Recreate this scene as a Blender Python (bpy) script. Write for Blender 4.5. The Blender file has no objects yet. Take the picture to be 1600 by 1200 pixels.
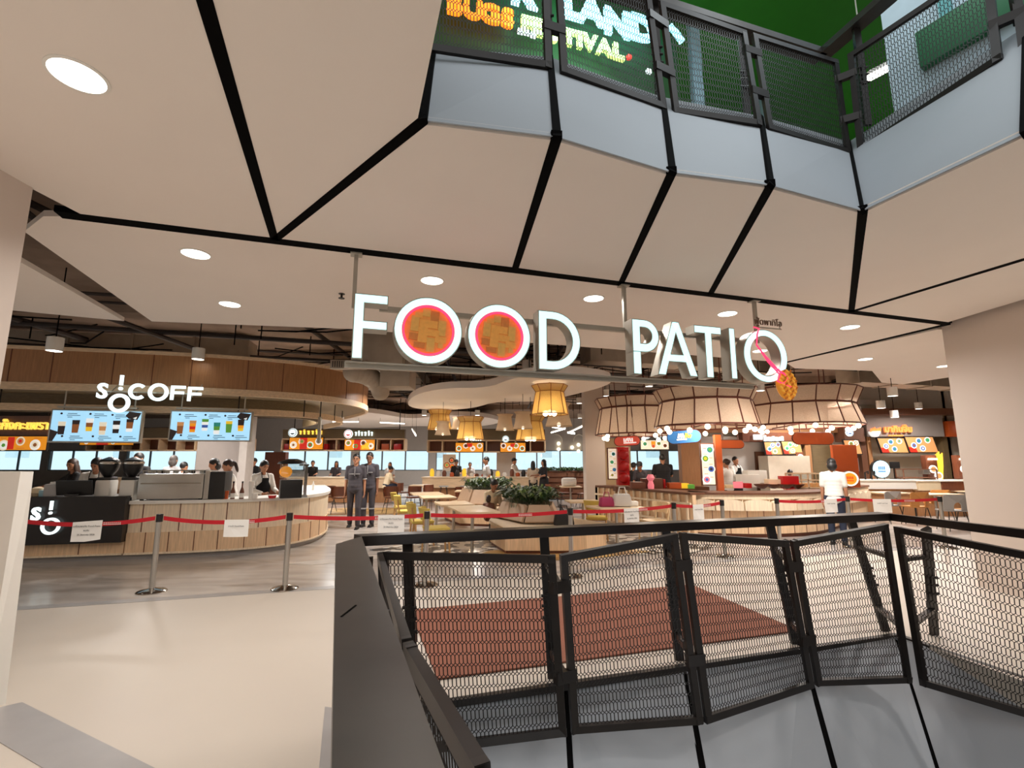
import bpy, bmesh, math, random
from mathutils import Vector, Matrix
random.seed(7)
PI = math.pi
S = bpy.context.scene
COL = S.collection

# ------------------------------------------------------------------ camera, sky, exposure
PITCH = math.atan(120 / 760.0)
cam_d = bpy.data.cameras.new('camera'); cam_d.sensor_width = 36.0; cam_d.lens = 36.0 * 760 / 1600
cam_d.clip_start = 0.05; cam_d.clip_end = 300
cam = bpy.data.objects.new('camera', cam_d); COL.objects.link(cam)
cam.location = (0, 0, 1.6); cam.rotation_euler = (PI / 2 + PITCH, 0, 0)
S.camera = cam
S.view_settings.view_transform = 'Standard'; S.view_settings.look = 'None'
S.view_settings.exposure = 0.12; S.view_settings.gamma = 1.0; S.view_settings.use_curve_mapping = False
S.cycles.max_bounces = 7; S.cycles.diffuse_bounces = 4; S.cycles.glossy_bounces = 3
S.cycles.transmission_bounces = 4; S.cycles.transparent_max_bounces = 12
S.cycles.sample_clamp_indirect = 4.0; S.cycles.caustics_reflective = False; S.cycles.caustics_refractive = False
S.cycles.use_denoising = True
W = bpy.data.worlds.new('sky'); S.world = W; W.use_nodes = True
bg = W.node_tree.nodes['Background']; bg.inputs['Color'].default_value = (0.90, 0.97, 1.0, 1); bg.inputs['Strength'].default_value = 1.3

def lamp(kind, name, loc, power, color=(1, .945, .89), size=.25, rot=(0, 0, 0), spread=None, size_y=None):
    d = bpy.data.lights.new(name, kind); d.energy = power; d.color = color
    if kind == 'AREA':
        d.shape = 'DISK' if size_y is None else 'RECTANGLE'; d.size = size
        if size_y: d.size_y = size_y
        if spread: d.spread = spread
    else:
        d.shadow_soft_size = size
    o = bpy.data.objects.new(name, d); COL.objects.link(o); o.location = loc; o.rotation_euler = rot
    return o

H = 1.6
def ray(u, v):
    x, y = (u - 800) / 760.0, (600 - v) / 760.0
    c, s = math.cos(PITCH), math.sin(PITCH)
    return Vector((x, c - y * s, s + y * c))
def at_z(u, v, z):            # the point of a level plane seen in that direction
    r = ray(u, v); return Vector((0, 0, H)) + r * ((z - H) / r.z)
def at_y(u, v, y):
    r = ray(u, v); return Vector((0, 0, H)) + r * (y / r.y)
def at_w(u, v, c, sl):        # upright plane y = c + sl*x
    r = ray(u, v); return Vector((0, 0, H)) + r * (c / (r.y - sl * r.x))

# ------------------------------------------------------------------ materials
def lin(c):
    f = lambda v: v / 12.92 if v <= .04045 else ((v + .055) / 1.055) ** 2.4
    return tuple(f(x / 255.0) for x in c)
MATS = {}
def mat(name, col, rough=.5, metal=0.0, emit=0.0, var=.06, scale=6.0, stretch=None, bump=0.0, ecol=None, coat=0.0, alpha=1.0, spec=.5):
    if name in MATS: return MATS[name]
    m = bpy.data.materials.new(name); m.use_nodes = True; nt = m.node_tree; N = nt.nodes; L = nt.links
    b = N['Principled BSDF']; c = lin(col)
    b.inputs['Roughness'].default_value = rough; b.inputs['Metallic'].default_value = metal
    b.inputs['Coat Weight'].default_value = coat; b.inputs['Specular IOR Level'].default_value = spec
    b.inputs['Base Color'].default_value = (*c, 1); b.inputs['Alpha'].default_value = alpha
    if emit:
        e = lin(ecol or col); b.inputs['Emission Color'].default_value = (*e, 1); b.inputs['Emission Strength'].default_value = emit
    if var or bump:
        tc = N.new('ShaderNodeTexCoord'); mp = N.new('ShaderNodeMapping'); no = N.new('ShaderNodeTexNoise')
        no.inputs['Scale'].default_value = scale; no.inputs['Detail'].default_value = 4
        if stretch: mp.inputs['Scale'].default_value = stretch
        L.new(tc.outputs['Object'], mp.inputs['Vector']); L.new(mp.outputs[0], no.inputs['Vector'])
        if var:
            r = N.new('ShaderNodeMapRange'); r.inputs['From Min'].default_value = .25; r.inputs['From Max'].default_value = .75
            r.inputs['To Min'].default_value = 1 - var; r.inputs['To Max'].default_value = 1 + var
            L.new(no.outputs['Fac'], r.inputs['Value'])
            mx = N.new('ShaderNodeMix'); mx.data_type = 'RGBA'; mx.blend_type = 'MULTIPLY'; mx.inputs['Factor'].default_value = 1
            mx.inputs['A'].default_value = (*c, 1)
            L.new(r.outputs[0], mx.inputs['B']); L.new(mx.outputs['Result'], b.inputs['Base Color'])
        if bump:
            bp = N.new('ShaderNodeBump'); bp.inputs['Strength'].default_value = bump; bp.inputs['Distance'].default_value = .01
            L.new(no.outputs['Fac'], bp.inputs['Height']); L.new(bp.outputs[0], b.inputs['Normal'])
    MATS[name] = m; return m
def wood(name, col, rough=.45, dirn='z', var=.16, scale=5.0):
    st = {'z': (9, 9, .7), 'x': (.7, 9, 9), 'y': (9, .7, 9)}[dirn]
    return mat(name, col, rough, var=var, scale=scale, stretch=st)
def two_tone(name, c1, c2, kind, rough=.6, scale=(1, 1, 1), tex_scale=5.0):
    if name in MATS: return MATS[name]
    m = mat(name, c1, rough, var=0); nt = m.node_tree; N = nt.nodes; L = nt.links; b = N['Principled BSDF']
    tc = N.new('ShaderNodeTexCoord'); mp = N.new('ShaderNodeMapping'); mp.inputs['Scale'].default_value = scale
    L.new(tc.outputs['Object'], mp.inputs['Vector'])
    cr = N.new('ShaderNodeValToRGB'); cr.color_ramp.elements[0].color = (*lin(c1), 1); cr.color_ramp.elements[1].color = (*lin(c2), 1)
    if kind == 'weave':
        t = N.new('ShaderNodeTexBrick'); t.inputs['Scale'].default_value = tex_scale
        t.inputs['Color1'].default_value = (*lin(c1), 1); t.inputs['Color2'].default_value = (*lin(c2), 1)
        t.inputs['Mortar'].default_value = (*lin([x * .6 for x in c1]), 1); t.inputs['Mortar Size'].default_value = .03
        L.new(mp.outputs[0], t.inputs['Vector']); L.new(t.outputs['Color'], b.inputs['Base Color'])
    else:
        if kind == 'veins':
            t = N.new('ShaderNodeTexNoise'); t.inputs['Scale'].default_value = tex_scale; t.inputs['Detail'].default_value = 8; t.inputs['Distortion'].default_value = 1.5
            cr.color_ramp.elements[0].position = .35; cr.color_ramp.elements[1].position = .7
            L.new(mp.outputs[0], t.inputs['Vector']); L.new(t.outputs['Fac'], cr.inputs['Fac'])
        elif kind == 'mosaic':
            t = N.new('ShaderNodeTexVoronoi'); t.inputs['Scale'].default_value = tex_scale; t.distance = 'CHEBYCHEV'
            sp = N.new('ShaderNodeSeparateColor'); cr.color_ramp.interpolation = 'CONSTANT'; cr.color_ramp.elements[1].position = .5
            L.new(mp.outputs[0], t.inputs['Vector']); L.new(t.outputs['Color'], sp.inputs['Color']); L.new(sp.outputs['Red'], cr.inputs['Fac'])
        L.new(cr.outputs['Color'], b.inputs['Base Color'])
    return m
def glassy(name, tint=(225, 240, 245), gl=.10, emit=None):
    if name in MATS: return MATS[name]
    m = bpy.data.materials.new(name); m.use_nodes = True; nt = m.node_tree; N = nt.nodes; L = nt.links
    N.remove(N['Principled BSDF']); out = N['Material Output']
    tr = N.new('ShaderNodeBsdfTransparent'); tr.inputs['Color'].default_value = (*lin(tint), 1)
    g = N.new('ShaderNodeBsdfGlossy'); g.inputs['Roughness'].default_value = .03
    mx = N.new('ShaderNodeMixShader'); mx.inputs['Fac'].default_value = gl
    L.new(tr.outputs[0], mx.inputs[1]); L.new(g.outputs[0], mx.inputs[2]); L.new(mx.outputs[0], out.inputs['Surface'])
    MATS[name] = m; return m
def fabric_shade(name, col, fac=.5):       # thin woven lamp shade, lets light of its bulb glow through
    if name in MATS: return MATS[name]
    m = bpy.data.materials.new(name); m.use_nodes = True; nt = m.node_tree; N = nt.nodes; L = nt.links
    N.remove(N['Principled BSDF']); out = N['Material Output']; c = (*lin(col), 1)
    d = N.new('ShaderNodeBsdfDiffuse'); t = N.new('ShaderNodeBsdfTranslucent'); mx = N.new('ShaderNodeMixShader'); mx.inputs['Fac'].default_value = fac
    tc = N.new('ShaderNodeTexCoord'); w = N.new('ShaderNodeTexNoise'); w.inputs['Scale'].default_value = 40
    r = N.new('ShaderNodeMix'); r.data_type = 'RGBA'; r.inputs['A'].default_value = c; r.inputs['B'].default_value = (*[x * .7 for x in c[:3]], 1)
    L.new(tc.outputs['Object'], w.inputs['Vector']); L.new(w.outputs['Fac'], r.inputs['Factor'])
    L.new(r.outputs['Result'], d.inputs['Color']); L.new(r.outputs['Result'], t.inputs['Color'])
    tp = N.new('ShaderNodeBsdfTransparent'); m2 = N.new('ShaderNodeMixShader'); m2.inputs['Fac'].default_value = .14
    L.new(d.outputs[0], mx.inputs[1]); L.new(t.outputs[0], mx.inputs[2]); L.new(mx.outputs[0], m2.inputs[1]); L.new(tp.outputs[0], m2.inputs[2])
    L.new(m2.outputs[0], out.inputs['Surface'])
    MATS[name] = m; return m

BEIGE = mat('ceiling paint', (238, 228, 219), .7, var=.015, scale=1.5)
GREYP = mat('fascia paint', (158, 161, 166), .6, var=.02, scale=2)
BLACK = mat('black gap', (10, 9, 9), .9, spec=.05, var=0)
DMET = mat('dark bronze steel', (44, 39, 37), .42, .5, var=.12, scale=9)
DMESH = mat('dark mesh steel', (36, 32, 31), .5, .3, var=0)
CAPM = mat('brushed dark cap', (70, 66, 63), .38, .55, var=.18, scale=5)
CREAM = mat('cream floor tile', (196, 186, 174), .42, var=.03, scale=.8, spec=.3)
GREYT = mat('grey floor strip', (158, 154, 152), .3, var=.05)
STONE = two_tone('grey vein stone', (164, 156, 150), (206, 198, 190), 'veins', .2, (.35, 1.3, 1), 1.3)
MOSAIC = two_tone('black white mosaic', (40, 40, 42), (216, 210, 200), 'mosaic', .3, (1, 1, 1), 7)
YELLOWF = two_tone('yellow wood floor', (196, 160, 96), (150, 112, 60), 'mosaic', .35, (1, 1, 1), 3)
MATR = mat('terracotta mat', (134, 84, 66), .95, var=.12, scale=60)
STEEL = mat('stainless steel', (186, 182, 176), .28, .9, var=.05)
CHROME = mat('polished steel', (190, 184, 176), .16, 1.0, var=0)
SIGNGREY = mat('sign return metal', (176, 170, 158), .4, .5, var=.04)
OAK = wood('light oak', (228, 194, 156)); OAKX = wood('light oak cross', (226, 196, 160), dirn='x')
OAKD = wood('dark oak', (166, 118, 78)); OAKP = wood('pale oak', (236, 216, 188)); WALNUT = wood('walnut', (104, 66, 46))  # OAKD is the darker brown oak
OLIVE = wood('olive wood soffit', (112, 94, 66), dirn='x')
TABLE = wood('table top ash', (226, 200, 166), .35, 'x', .08)
WHITE = mat('white laminate', (236, 232, 224), .35, var=.02)
WPAPER = mat('white paper', (240, 238, 234), .8, var=.01)
INK = mat('ink', (60, 58, 60), .8, var=0)
BLACKP = mat('black panel', (22, 14, 14), .3, var=.1)
BLKPL = mat('black plastic', (26, 24, 24), .4, var=.05)
REDB = mat('red belt', (190, 16, 34), .6, var=.05)
REDP = mat('red lacquer', (190, 24, 26), .35, var=.04)
ORANGE = mat('orange board', (190, 84, 32), .5, var=.05)
BLUEB = mat('blue board', (36, 120, 200), .5, var=.03)
MUSTARD = mat('mustard fabric', (214, 188, 96), .9, var=.08, scale=40)
CHWOOD = wood('chair wood', (204, 158, 102)); CHDARK = wood('chair brown', (112, 62, 40)); BENTW = wood('bentwood pale', (226, 196, 152))
CHGREY = mat('grey chair shell', (150, 146, 142), .6, var=.04); CHTAN = mat('tan chair shell', (190, 130, 66), .55, var=.06)
LEATH = mat('beige leather', (186, 156, 128), .55, var=.06)
LEAF = mat('dark leaf', (48, 72, 40), .5, var=.3, scale=14); LEAF2 = mat('fresh leaf', (92, 118, 58), .5, var=.25, scale=14)
CONC = mat('sprayed dark ceiling', (146, 124, 108), .9, var=.2, scale=3)
PIPE = mat('dark pipe', (58, 48, 44), .7, var=.15); DUCT = mat('galvanised duct', (168, 152, 134), .5, .3, var=.12, scale=4)
WALLG = mat('grey wall', (196, 192, 188), .75, var=.03); WALLT = mat('tan wall', (206, 178, 138), .7, var=.03); WALLW = mat('cream wall', (228, 220, 208), .7, var=.02)
PILLAR = mat('pillar paint', (212, 198, 187), .65, var=.015, scale=1.5)
GREEN = mat('green paint', (34, 122, 18), .7, var=.05); DGREEN = mat('dark green wall', (26, 62, 20), .7, var=.1)
FRAMEG = mat('window frame grey', (120, 124, 128), .5, .3)
GLASS = glassy('window glass', (232, 244, 248), .06); CGLASS = glassy('case glass', (236, 240, 240), .14)
LED = mat('led white', (255, 250, 240), .5, emit=6.0, var=0); LEDW = mat('warm bulb', (255, 238, 206), .5, emit=5.0, var=0)
FACE = mat('lit acrylic', (214, 252, 255), .4, emit=1.0, ecol=(206, 255, 255), var=0)
FACEW = mat('lit white acrylic', (240, 255, 255), .4, emit=1.1, ecol=(236, 255, 255), var=0)
PINK = mat('pink neon', (255, 70, 110), .4, emit=1.6, ecol=(255, 50, 90), var=0)
BASKET = two_tone('woven basket', (226, 160, 62), (196, 126, 48), 'weave', .6, (1, 1, 1), 9)
SKINS = [mat('skin tan', (176, 124, 94), .6, var=.03), mat('skin light', (206, 160, 130), .6, var=.03), mat('skin brown', (140, 94, 70), .6, var=.03)]
HAIRB = mat('black hair', (22, 18, 17), .5, var=.2); HAIRG = mat('grey hair', (84, 76, 72), .6, var=.2); HAIRR = mat('brown hair', (52, 34, 26), .5, var=.2)
CW = mat('white cloth', (226, 222, 216), .85, var=.04); CB = mat('black cloth', (24, 22, 24), .85, var=.1); CG = mat('charcoal cloth', (66, 62, 68), .85, var=.08)
CC = mat('cream cloth', (230, 210, 176), .85, var=.05); CN = mat('navy denim', (34, 42, 62), .85, var=.1); CBE = mat('beige cloth', (190, 168, 144), .85, var=.05)
CLG = mat('light grey cloth', (176, 174, 174), .85, var=.05); SHOE = mat('black shoe', (20, 18, 18), .5); EYEM = mat('eye dark', (24, 18, 16), .3, var=0); LIP = mat('lip', (140, 72, 62), .5, var=0)

# ------------------------------------------------------------------ mesh helpers
ROOTM = {}
def root_of(o):
    while o.parent: o = o.parent
    return o
class MB:
    def __init__(s): s.bm = bmesh.new()
    def box(s, c, d, rz=0, rx=0, ry=0, bev=0):
        M = Matrix.Translation(c) @ Matrix.Rotation(rz, 4, 'Z') @ Matrix.Rotation(rx, 4, 'X') @ Matrix.Rotation(ry, 4, 'Y') @ Matrix.Diagonal((d[0], d[1], d[2], 1))
        r = bmesh.ops.create_cube(s.bm, size=1, matrix=M)
        if bev:
            es = list({e for v in r['verts'] for e in v.link_edges})
            bmesh.ops.bevel(s.bm, geom=es, offset=bev, segments=2, affect='EDGES', profile=.6)
        return s
    def bar(s, a, b, w, h, up=(0, 0, 1)):
        a, b = Vector(a), Vector(b); d = b - a; L = d.length
        if L < 1e-6: return s
        y = d.normalized(); u = Vector(up); x = y.cross(u)
        if x.length < 1e-4: x = y.cross(Vector((1, 0, 0)))
        x.normalize(); z = x.cross(y)
        M = Matrix((x, y, z)).transposed().to_4x4(); M.translation = (a + b) / 2
        bmesh.ops.create_cube(s.bm, size=1, matrix=M @ Matrix.Diagonal((w, L, h, 1))); return s
    def ring(s, c, u, v, r, n):
        return [s.bm.verts.new(Vector(c) + u * (r * math.cos(2 * PI * i / n)) + v * (r * math.sin(2 * PI * i / n))) for i in range(n)]
    def skin(s, rings, closed=False, cap=True):
        n = len(rings[0]); f = s.bm.faces
        m = len(rings)
        for k in range(m if closed else m - 1):
            a, b = rings[k], rings[(k + 1) % m]
            for i in range(n):
                try: f.new((a[i], a[(i + 1) % n], b[(i + 1) % n], b[i]))
                except ValueError: pass
        if cap and not closed:
            try: f.new(rings[0][::-1]); f.new(rings[-1])
            except ValueError: pass
        return s
    def cyl(s, a, b, r0, r1=None, n=12, cap=True):
        a, b = Vector(a), Vector(b); r1 = r0 if r1 is None else r1
        d = (b - a).normalized(); u = d.orthogonal().normalized(); v = d.cross(u)
        return s.skin([s.ring(a, u, v, r0, n), s.ring(b, u, v, r1, n)], cap=cap)
    def tube(s, pts, r, n=6, closed=False):
        pts = [Vector(p) for p in pts]; m = len(pts); rings = []
        u = None
        for i, p in enumerate(pts):
            a = pts[i - 1] if (i or closed) else p; b = pts[(i + 1) % m] if (i < m - 1 or closed) else p
            d = (b - a).normalized()
            u = d.orthogonal().normalized() if u is None else (u - d * u.dot(d)).normalized()
            rr = r[i] if isinstance(r, (list, tuple)) else r
            rings.append(s.ring(p, u, d.cross(u), rr, n))
        return s.skin(rings, closed)
    def lathe(s, prof, c=(0, 0, 0), n=24, a0=0, a1=2 * PI, cap=False, sx=1, sy=1):
        full = abs(a1 - a0 - 2 * PI) < 1e-6; cx, cy, cz = c; k = n if full else n + 1; rings = []
        for i in range(k):
            a = a0 + (a1 - a0) * i / n
            rings.append([s.bm.verts.new((cx + r * math.cos(a) * sx, cy + r * math.sin(a) * sy, cz + z)) for r, z in prof])
        f = s.bm.faces
        for i in range(n):
            A, B = rings[i], rings[(i + 1) % k]
            for j in range(len(prof) - 1):
                try: f.new((A[j], B[j], B[j + 1], A[j + 1]))
                except ValueError: pass
        if cap and full:
            try:
                f.new([r[0] for r in rings][::-1]); f.new([r[-1] for r in rings])
            except ValueError: pass
        bmesh.ops.remove_doubles(s.bm, verts=s.bm.verts[:], dist=1e-6); return s
    def prism(s, poly, z0, z1):
        a = [s.bm.verts.new((p[0], p[1], z0)) for p in poly]; b = [s.bm.verts.new((p[0], p[1], z1)) for p in poly]
        n = len(a); f = s.bm.faces
        fs = [f.new(a[::-1]), f.new(b)] + [f.new((a[i], a[(i + 1) % n], b[(i + 1) % n], b[i])) for i in range(n)]
        return s
    def slab(s, pts, vec):
        v = Vector(vec); a = [s.bm.verts.new(p) for p in pts]; b = [s.bm.verts.new(Vector(p) + v) for p in pts]
        n = len(a); f = s.bm.faces
        f.new(a[::-1]); f.new(b)
        for i in range(n): f.new((a[i], a[(i + 1) % n], b[(i + 1) % n], b[i]))
        return s
    def band(s, path, z0, z1, th, lean=0.0, closed=False):     # upright strip along a plan path, th thick to its left
        P = [Vector((p[0], p[1])) for p in path]; m = len(P); rings = []
        for i, p in enumerate(P):
            a = P[i - 1] if (i or closed) else p; b = P[(i + 1) % m] if (i < m - 1 or closed) else p
            d = (b - a).normalized(); nn = Vector((-d.y, d.x))
            q = p + nn * th; t = nn * lean
            rings.append([s.bm.verts.new((p.x, p.y, z0)), s.bm.verts.new((p.x + t.x, p.y + t.y, z1)), s.bm.verts.new((q.x + t.x, q.y + t.y, z1)), s.bm.verts.new((q.x, q.y, z0))])
        return s.skin(rings, closed)
    def ball(s, c, r, sc=(1, 1, 1), n=12):
        M = Matrix.Translation(c) @ Matrix.Diagonal((sc[0], sc[1], sc[2], 1))
        bmesh.ops.create_uvsphere(s.bm, u_segments=n, v_segments=max(6, n * 2 // 3), radius=r, matrix=M); return s
    def merge(s, me, M=None):
        t = bmesh.new(); t.from_mesh(me)
        if M is not None: t.transform(M)
        tmp = bpy.data.meshes.new('tmp'); t.to_mesh(tmp); t.free(); s.bm.from_mesh(tmp); bpy.data.meshes.remove(tmp); return s
    def xf(s, M): s.bm.transform(M); return s
    def obj(s, name, m, parent=None, world=False, smooth=40, normals=True):
        if normals: bmesh.ops.recalc_face_normals(s.bm, faces=s.bm.faces[:])
        if world and parent is not None:
            s.bm.transform(ROOTM[root_of(parent).name].inverted())
        me = bpy.data.meshes.new(name); s.bm.to_mesh(me); s.bm.free()
        if smooth:
            me.shade_smooth(); me.set_sharp_from_angle(angle=math.radians(smooth))
        me.materials.append(m)
        o = bpy.data.objects.new(name, me); COL.objects.link(o)
        if parent is not None: o.parent = parent
        return o
def tag(o, label, cat, group=None, kind=None):
    o['label'] = label; o['category'] = cat
    if group: o['group'] = group
    if kind: o['kind'] = kind
    return o
def struct(o, label=None, cat=None):
    o['kind'] = 'structure'
    if label: o['label'] = label; o['category'] = cat or 'structure'
    return o
def thing(name, label, cat, loc=(0, 0, 0), rz=0, group=None):
    o = bpy.data.objects.new(name, None); COL.objects.link(o); o.empty_display_size = .1
    o.location = loc; o.rotation_euler = (0, 0, rz)
    ROOTM[o.name] = Matrix.Translation(Vector(loc)) @ Matrix.Rotation(rz, 4, 'Z')
    tag(o, label, cat, group); return o
def dup(src, loc, rz=0, label=None, scale=None):
    r = src.copy(); COL.objects.link(r); r.location = loc; r.rotation_euler = (0, 0, rz)
    if scale: r.scale = (scale,) * 3
    if label: r['label'] = label
    for ch in list(src.children):
        c = ch.copy(); COL.objects.link(c); c.parent = r
        for g in list(ch.children):
            d = g.copy(); COL.objects.link(d); d.parent = c
    return r
def dup1(src, loc, rz=0, label=None, scale=None):
    r = src.copy(); COL.objects.link(r); r.location = loc; r.rotation_euler = (0, 0, rz)
    if label: r['label'] = label
    if scale: r.scale = (scale,) * 3
    return r
def plane_frame(o, ang):       # local x along the wall, y up, z towards the viewer
    d = Vector((math.cos(ang), math.sin(ang), 0)); n = Vector((math.sin(ang), -math.cos(ang), 0))
    M = Matrix((d, Vector((0, 0, 1)), n)).transposed().to_4x4(); M.translation = Vector(o); return M
def text_mesh(body, size, depth=.01, align='CENTER', bold=0.0, sx=1.0):
    c = bpy.data.curves.new('txt', 'FONT'); c.body = body; c.size = size; c.extrude = depth; c.align_x = align; c.align_y = 'CENTER'; c.offset = bold; c.resolution_u = 3
    o = bpy.data.objects.new('txt', c); COL.objects.link(o)
    dg = bpy.context.evaluated_depsgraph_get(); me = bpy.data.meshes.new_from_object(o.evaluated_get(dg))
    bpy.data.objects.remove(o); bpy.data.curves.remove(c)
    if sx != 1: me.transform(Matrix.Diagonal((sx, 1, 1, 1)))
    return me
def text(name, body, size, m, parent, M, depth=.008, align='CENTER', bold=0.0, sx=1.0):
    b = MB().merge(text_mesh(body, size, depth, align, bold, sx), M)
    return b.obj(name, m, parent, world=True, smooth=0)
def arc(cx, cy, r, a0, a1, n):
    return [(cx + r * math.cos(math.radians(a0 + (a1 - a0) * i / n)), cy + r * math.sin(math.radians(a0 + (a1 - a0) * i / n))) for i in range(n + 1)]
def remesh(bm, voxel, smooth=2):
    me = bpy.data.meshes.new('rm'); bm.to_mesh(me); bm.free()
    o = bpy.data.objects.new('rm', me); COL.objects.link(o)
    md = o.modifiers.new('r', 'REMESH'); md.mode = 'VOXEL'; md.voxel_size = voxel; md.use_smooth_shade = True
    if smooth:
        sm = o.modifiers.new('s', 'SMOOTH'); sm.factor = .5; sm.iterations = smooth
    dg = bpy.context.evaluated_depsgraph_get(); out = bpy.data.meshes.new_from_object(o.evaluated_get(dg))
    bpy.data.objects.remove(o); bpy.data.meshes.remove(me); return out
SL = .31; EANG = math.atan(SL)      # the entrance runs along this bearing
E = Vector((math.cos(EANG), math.sin(EANG), 0))
C = 3.45                             # lobby ceiling height

# ------------------------------------------------------------------ lamps that light the place
DL = [(-2.11, 2.10), (-2.86, 4.16), (-3.37, 5.59), (-.83, 4.82), (.94, 5.38), (2.74, 5.97), (4.73, 6.6), (4.22, 8.09), (6.5, 8.77), (8.54, 9.44)]
for i, (x, y) in enumerate(DL):
    lamp('AREA', 'downlight lamp', (x, y, C - .03), 23 if x < 2 else 16, size=.22, spread=math.radians(150))
for p in ((-2.2, -2.2), (-4.8, .5), (5.6, 3.2), (-.6, -3.5), (-5.5, -3), (-8, 1.5), (-8.5, -3), (7.5, -1), (8.5, 3.5), (-3, -7), (7.5, -6), (12, 6.5)):
    lamp('AREA', 'added lobby fill lamp', (*p, C - .03), 42, size=.22, spread=math.radians(150))  # extra lamps without fixtures, added to bounce light onto the ceiling
for p in ((-7, 10.5), (-5, 12), (-9, 12), (-2.5, 11.5), (.5, 12), (-1, 16), (-6, 17), (-11, 17), (3, 19), (8.5, 12.8), (11, 12.8), (12.5, 14.5), (9, 15), (-14, 22), (-4, 24), (3, 26), (5.2, 8.9), (-9, 24), (-12, 29), (-5, 29), (1, 29), (-1.5, 21.5), (-6.5, 21.5), (7, 26)):
    lamp('AREA', 'added hall fill lamp', (*p, 3.3), 95, size=.3, spread=math.radians(160))  # lamps without fixtures, added to brighten the dark hall

# ------------------------------------------------------------------ floors and slabs
def poly_obj(name, poly, z0, z1, m, label=None, cat=None):
    return struct(MB().prism(poly, z0, z1).obj(name, m, smooth=0), label, cat)
FARE = [(-1.02, 3.40), (3.6, 4.86)]
B0 = lambda x: 7.3 + .29 * x
# lobby level: cream tiles round the void, grey stone further in
poly_obj('floor', [FARE[0], FARE[1], (22, 10.62), (22, B0(22)), (-14, B0(-14)), (-14, -.70)], -.3, 0, CREAM, 'pale cream tiled lobby floor', 'floor')
poly_obj('floor', [FARE[0], (-14, -.7), (-14, -14), (.95, -14), (.95, -2.2)], -.3, 0, CREAM, 'pale cream tiled floor left of the void', 'floor')
poly_obj('floor', [FARE[1], (4.7, -2), (4.7, -14), (22, -14), (22, 10.62)], -.3, 0, CREAM, 'pale cream tiled floor right of the void', 'floor')
poly_obj('floor', [(-14, B0(-14)), (22, B0(22)), (40, B0(40)), (40, 46), (-42, 46), (-42, B0(-42))], -.3, 0, STONE, 'polished grey stone floor of the food hall', 'floor')
poly_obj('trim_1', [(-14, B0(-14) - .16), (22, B0(22) - .16), (22, B0(22)), (-14, B0(-14))], -.1, .004, GREYT, 'grey border strip between cream tiles and stone', 'floor strip')
poly_obj('trim_2', [(-3.28, 3.55), (-1.0, 2.4), (-1.3, 2.26), (-3.5, 3.36)], -.1, .004, GREYT, 'grey stone strip crossing the cream floor at lower left', 'floor strip')
poly_obj('trim_3', [(-1.23, 3.49), (-1.05, 3.44), (.3, -.4), (.06, -.4)], -.1, .004, GREYT, 'grey stone strip along the foot of the left railing', 'floor strip')
poly_obj('floor', [(-2.6, 9.2), (-1.0, 8.2), (3.2, 8.9), (3.9, 9.6), (2.6, 11), (-1.2, 10.6)], -.1, .005, MOSAIC, 'black and white mosaic floor patch under the tables', 'floor')
poly_obj('floor', [(-.75, 8.35), (1.0, 8.25), (2.5, 9.0), (1.6, 9.6), (-.4, 9.1)], -.1, .008, YELLOWF, 'yellow wooden floor patch round the bench', 'floor')
poly_obj('floor', [(-6.8, 14.9), (-3.2, 15.2), (-3.4, 17.3), (-6.8, 17)], -.1, .005, YELLOWF, 'yellow wooden floor patch in front of the rear stall', 'floor')
poly_obj('floor', [(-3.6, 8.0), (-2.0, 8.9), (-1.6, 8.7), (-3.1, 7.9)], -.1, .004, CREAM, 'pale angular inlay in the grey stone floor', 'floor')
# level above: slab, its finished floor
SE = [(-1.0, 3.41), (3.75, 4.95), (4.2, 3.38), (5.0, 0)]
poly_obj('ceiling', [SE[0], SE[1], (40, 16.1), (40, 46), (-42, 46), (-42, -9)], 4.45, 4.93, CONC, 'dark exposed concrete ceiling of the food hall', 'ceiling')
poly_obj('ceiling', [SE[0], (-42, -9), (-42, -14), (.95, -14), (.95, -2.2)], 4.45, 4.93, CONC)
poly_obj('ceiling', [SE[1], SE[2], SE[3], (5.4, -14), (40, -14), (40, 16.1)], 4.45, 4.93, CONC)
# far wall with its windows, side walls
WY = 33.0
def wbox(name, x0, x1, y0, y1, z0, z1, m): return struct(MB().box(((x0 + x1) / 2, (y0 + y1) / 2, (z0 + z1) / 2), (x1 - x0, y1 - y0, z1 - z0)).obj(name, m, smooth=0))
wbox('wall_back', -42, 14, WY, WY + .3, 0, .95, WALLG); wbox('wall_back', -42, 14, WY, WY + .3, 2.3, 4.45, WALLG)
xs = -42.0; k = 0
while xs < 13:
    wbox('wall_back', xs, xs + .5, WY, WY + .3, .95, 2.3, WALLG)
    x0, x1 = xs + .5, min(xs + 5.2, 14); k += 1
    f = MB()
    for z in (.98, 2.27): f.box(((x0 + x1) / 2, WY + .1, z), (x1 - x0, .1, .06))
    n = 3
    for j in range(n + 1): f.box((x0 + (x1 - x0) * j / n, WY + .1, 1.625), (.08, .1, 1.3))
    w = struct(f.obj('window_%d' % k, FRAMEG, smooth=0))
    MB().box(((x0 + x1) / 2, WY + .12, 1.625), (x1 - x0, .012, 1.3)).obj('pane', GLASS, w, smooth=0)
    xs += 5.2
wbox('wall_left', -42.3, -42, -14, WY + .3, 0, 4.45, WALLG)
wbox('wall_right', 22, 22.3, -14, 30, 0, 4.45, WALLG)
wbox('wall_front', -42, 22, -14.3, -14, 0, 9, WALLW)
wbox('wall_right', 14, 14.3, 17.3, WY + .3, 0, 4.45, WALLG)
wbox('ground_outside', -120, 120, 36, 200, -6.2, -6, mat('pale ground', (244, 248, 250), .9))
wbox('viaduct_outside', -90, 60, 63, 69, 5.2, 5.8, mat('pale concrete', (240, 248, 250), .9))
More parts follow.
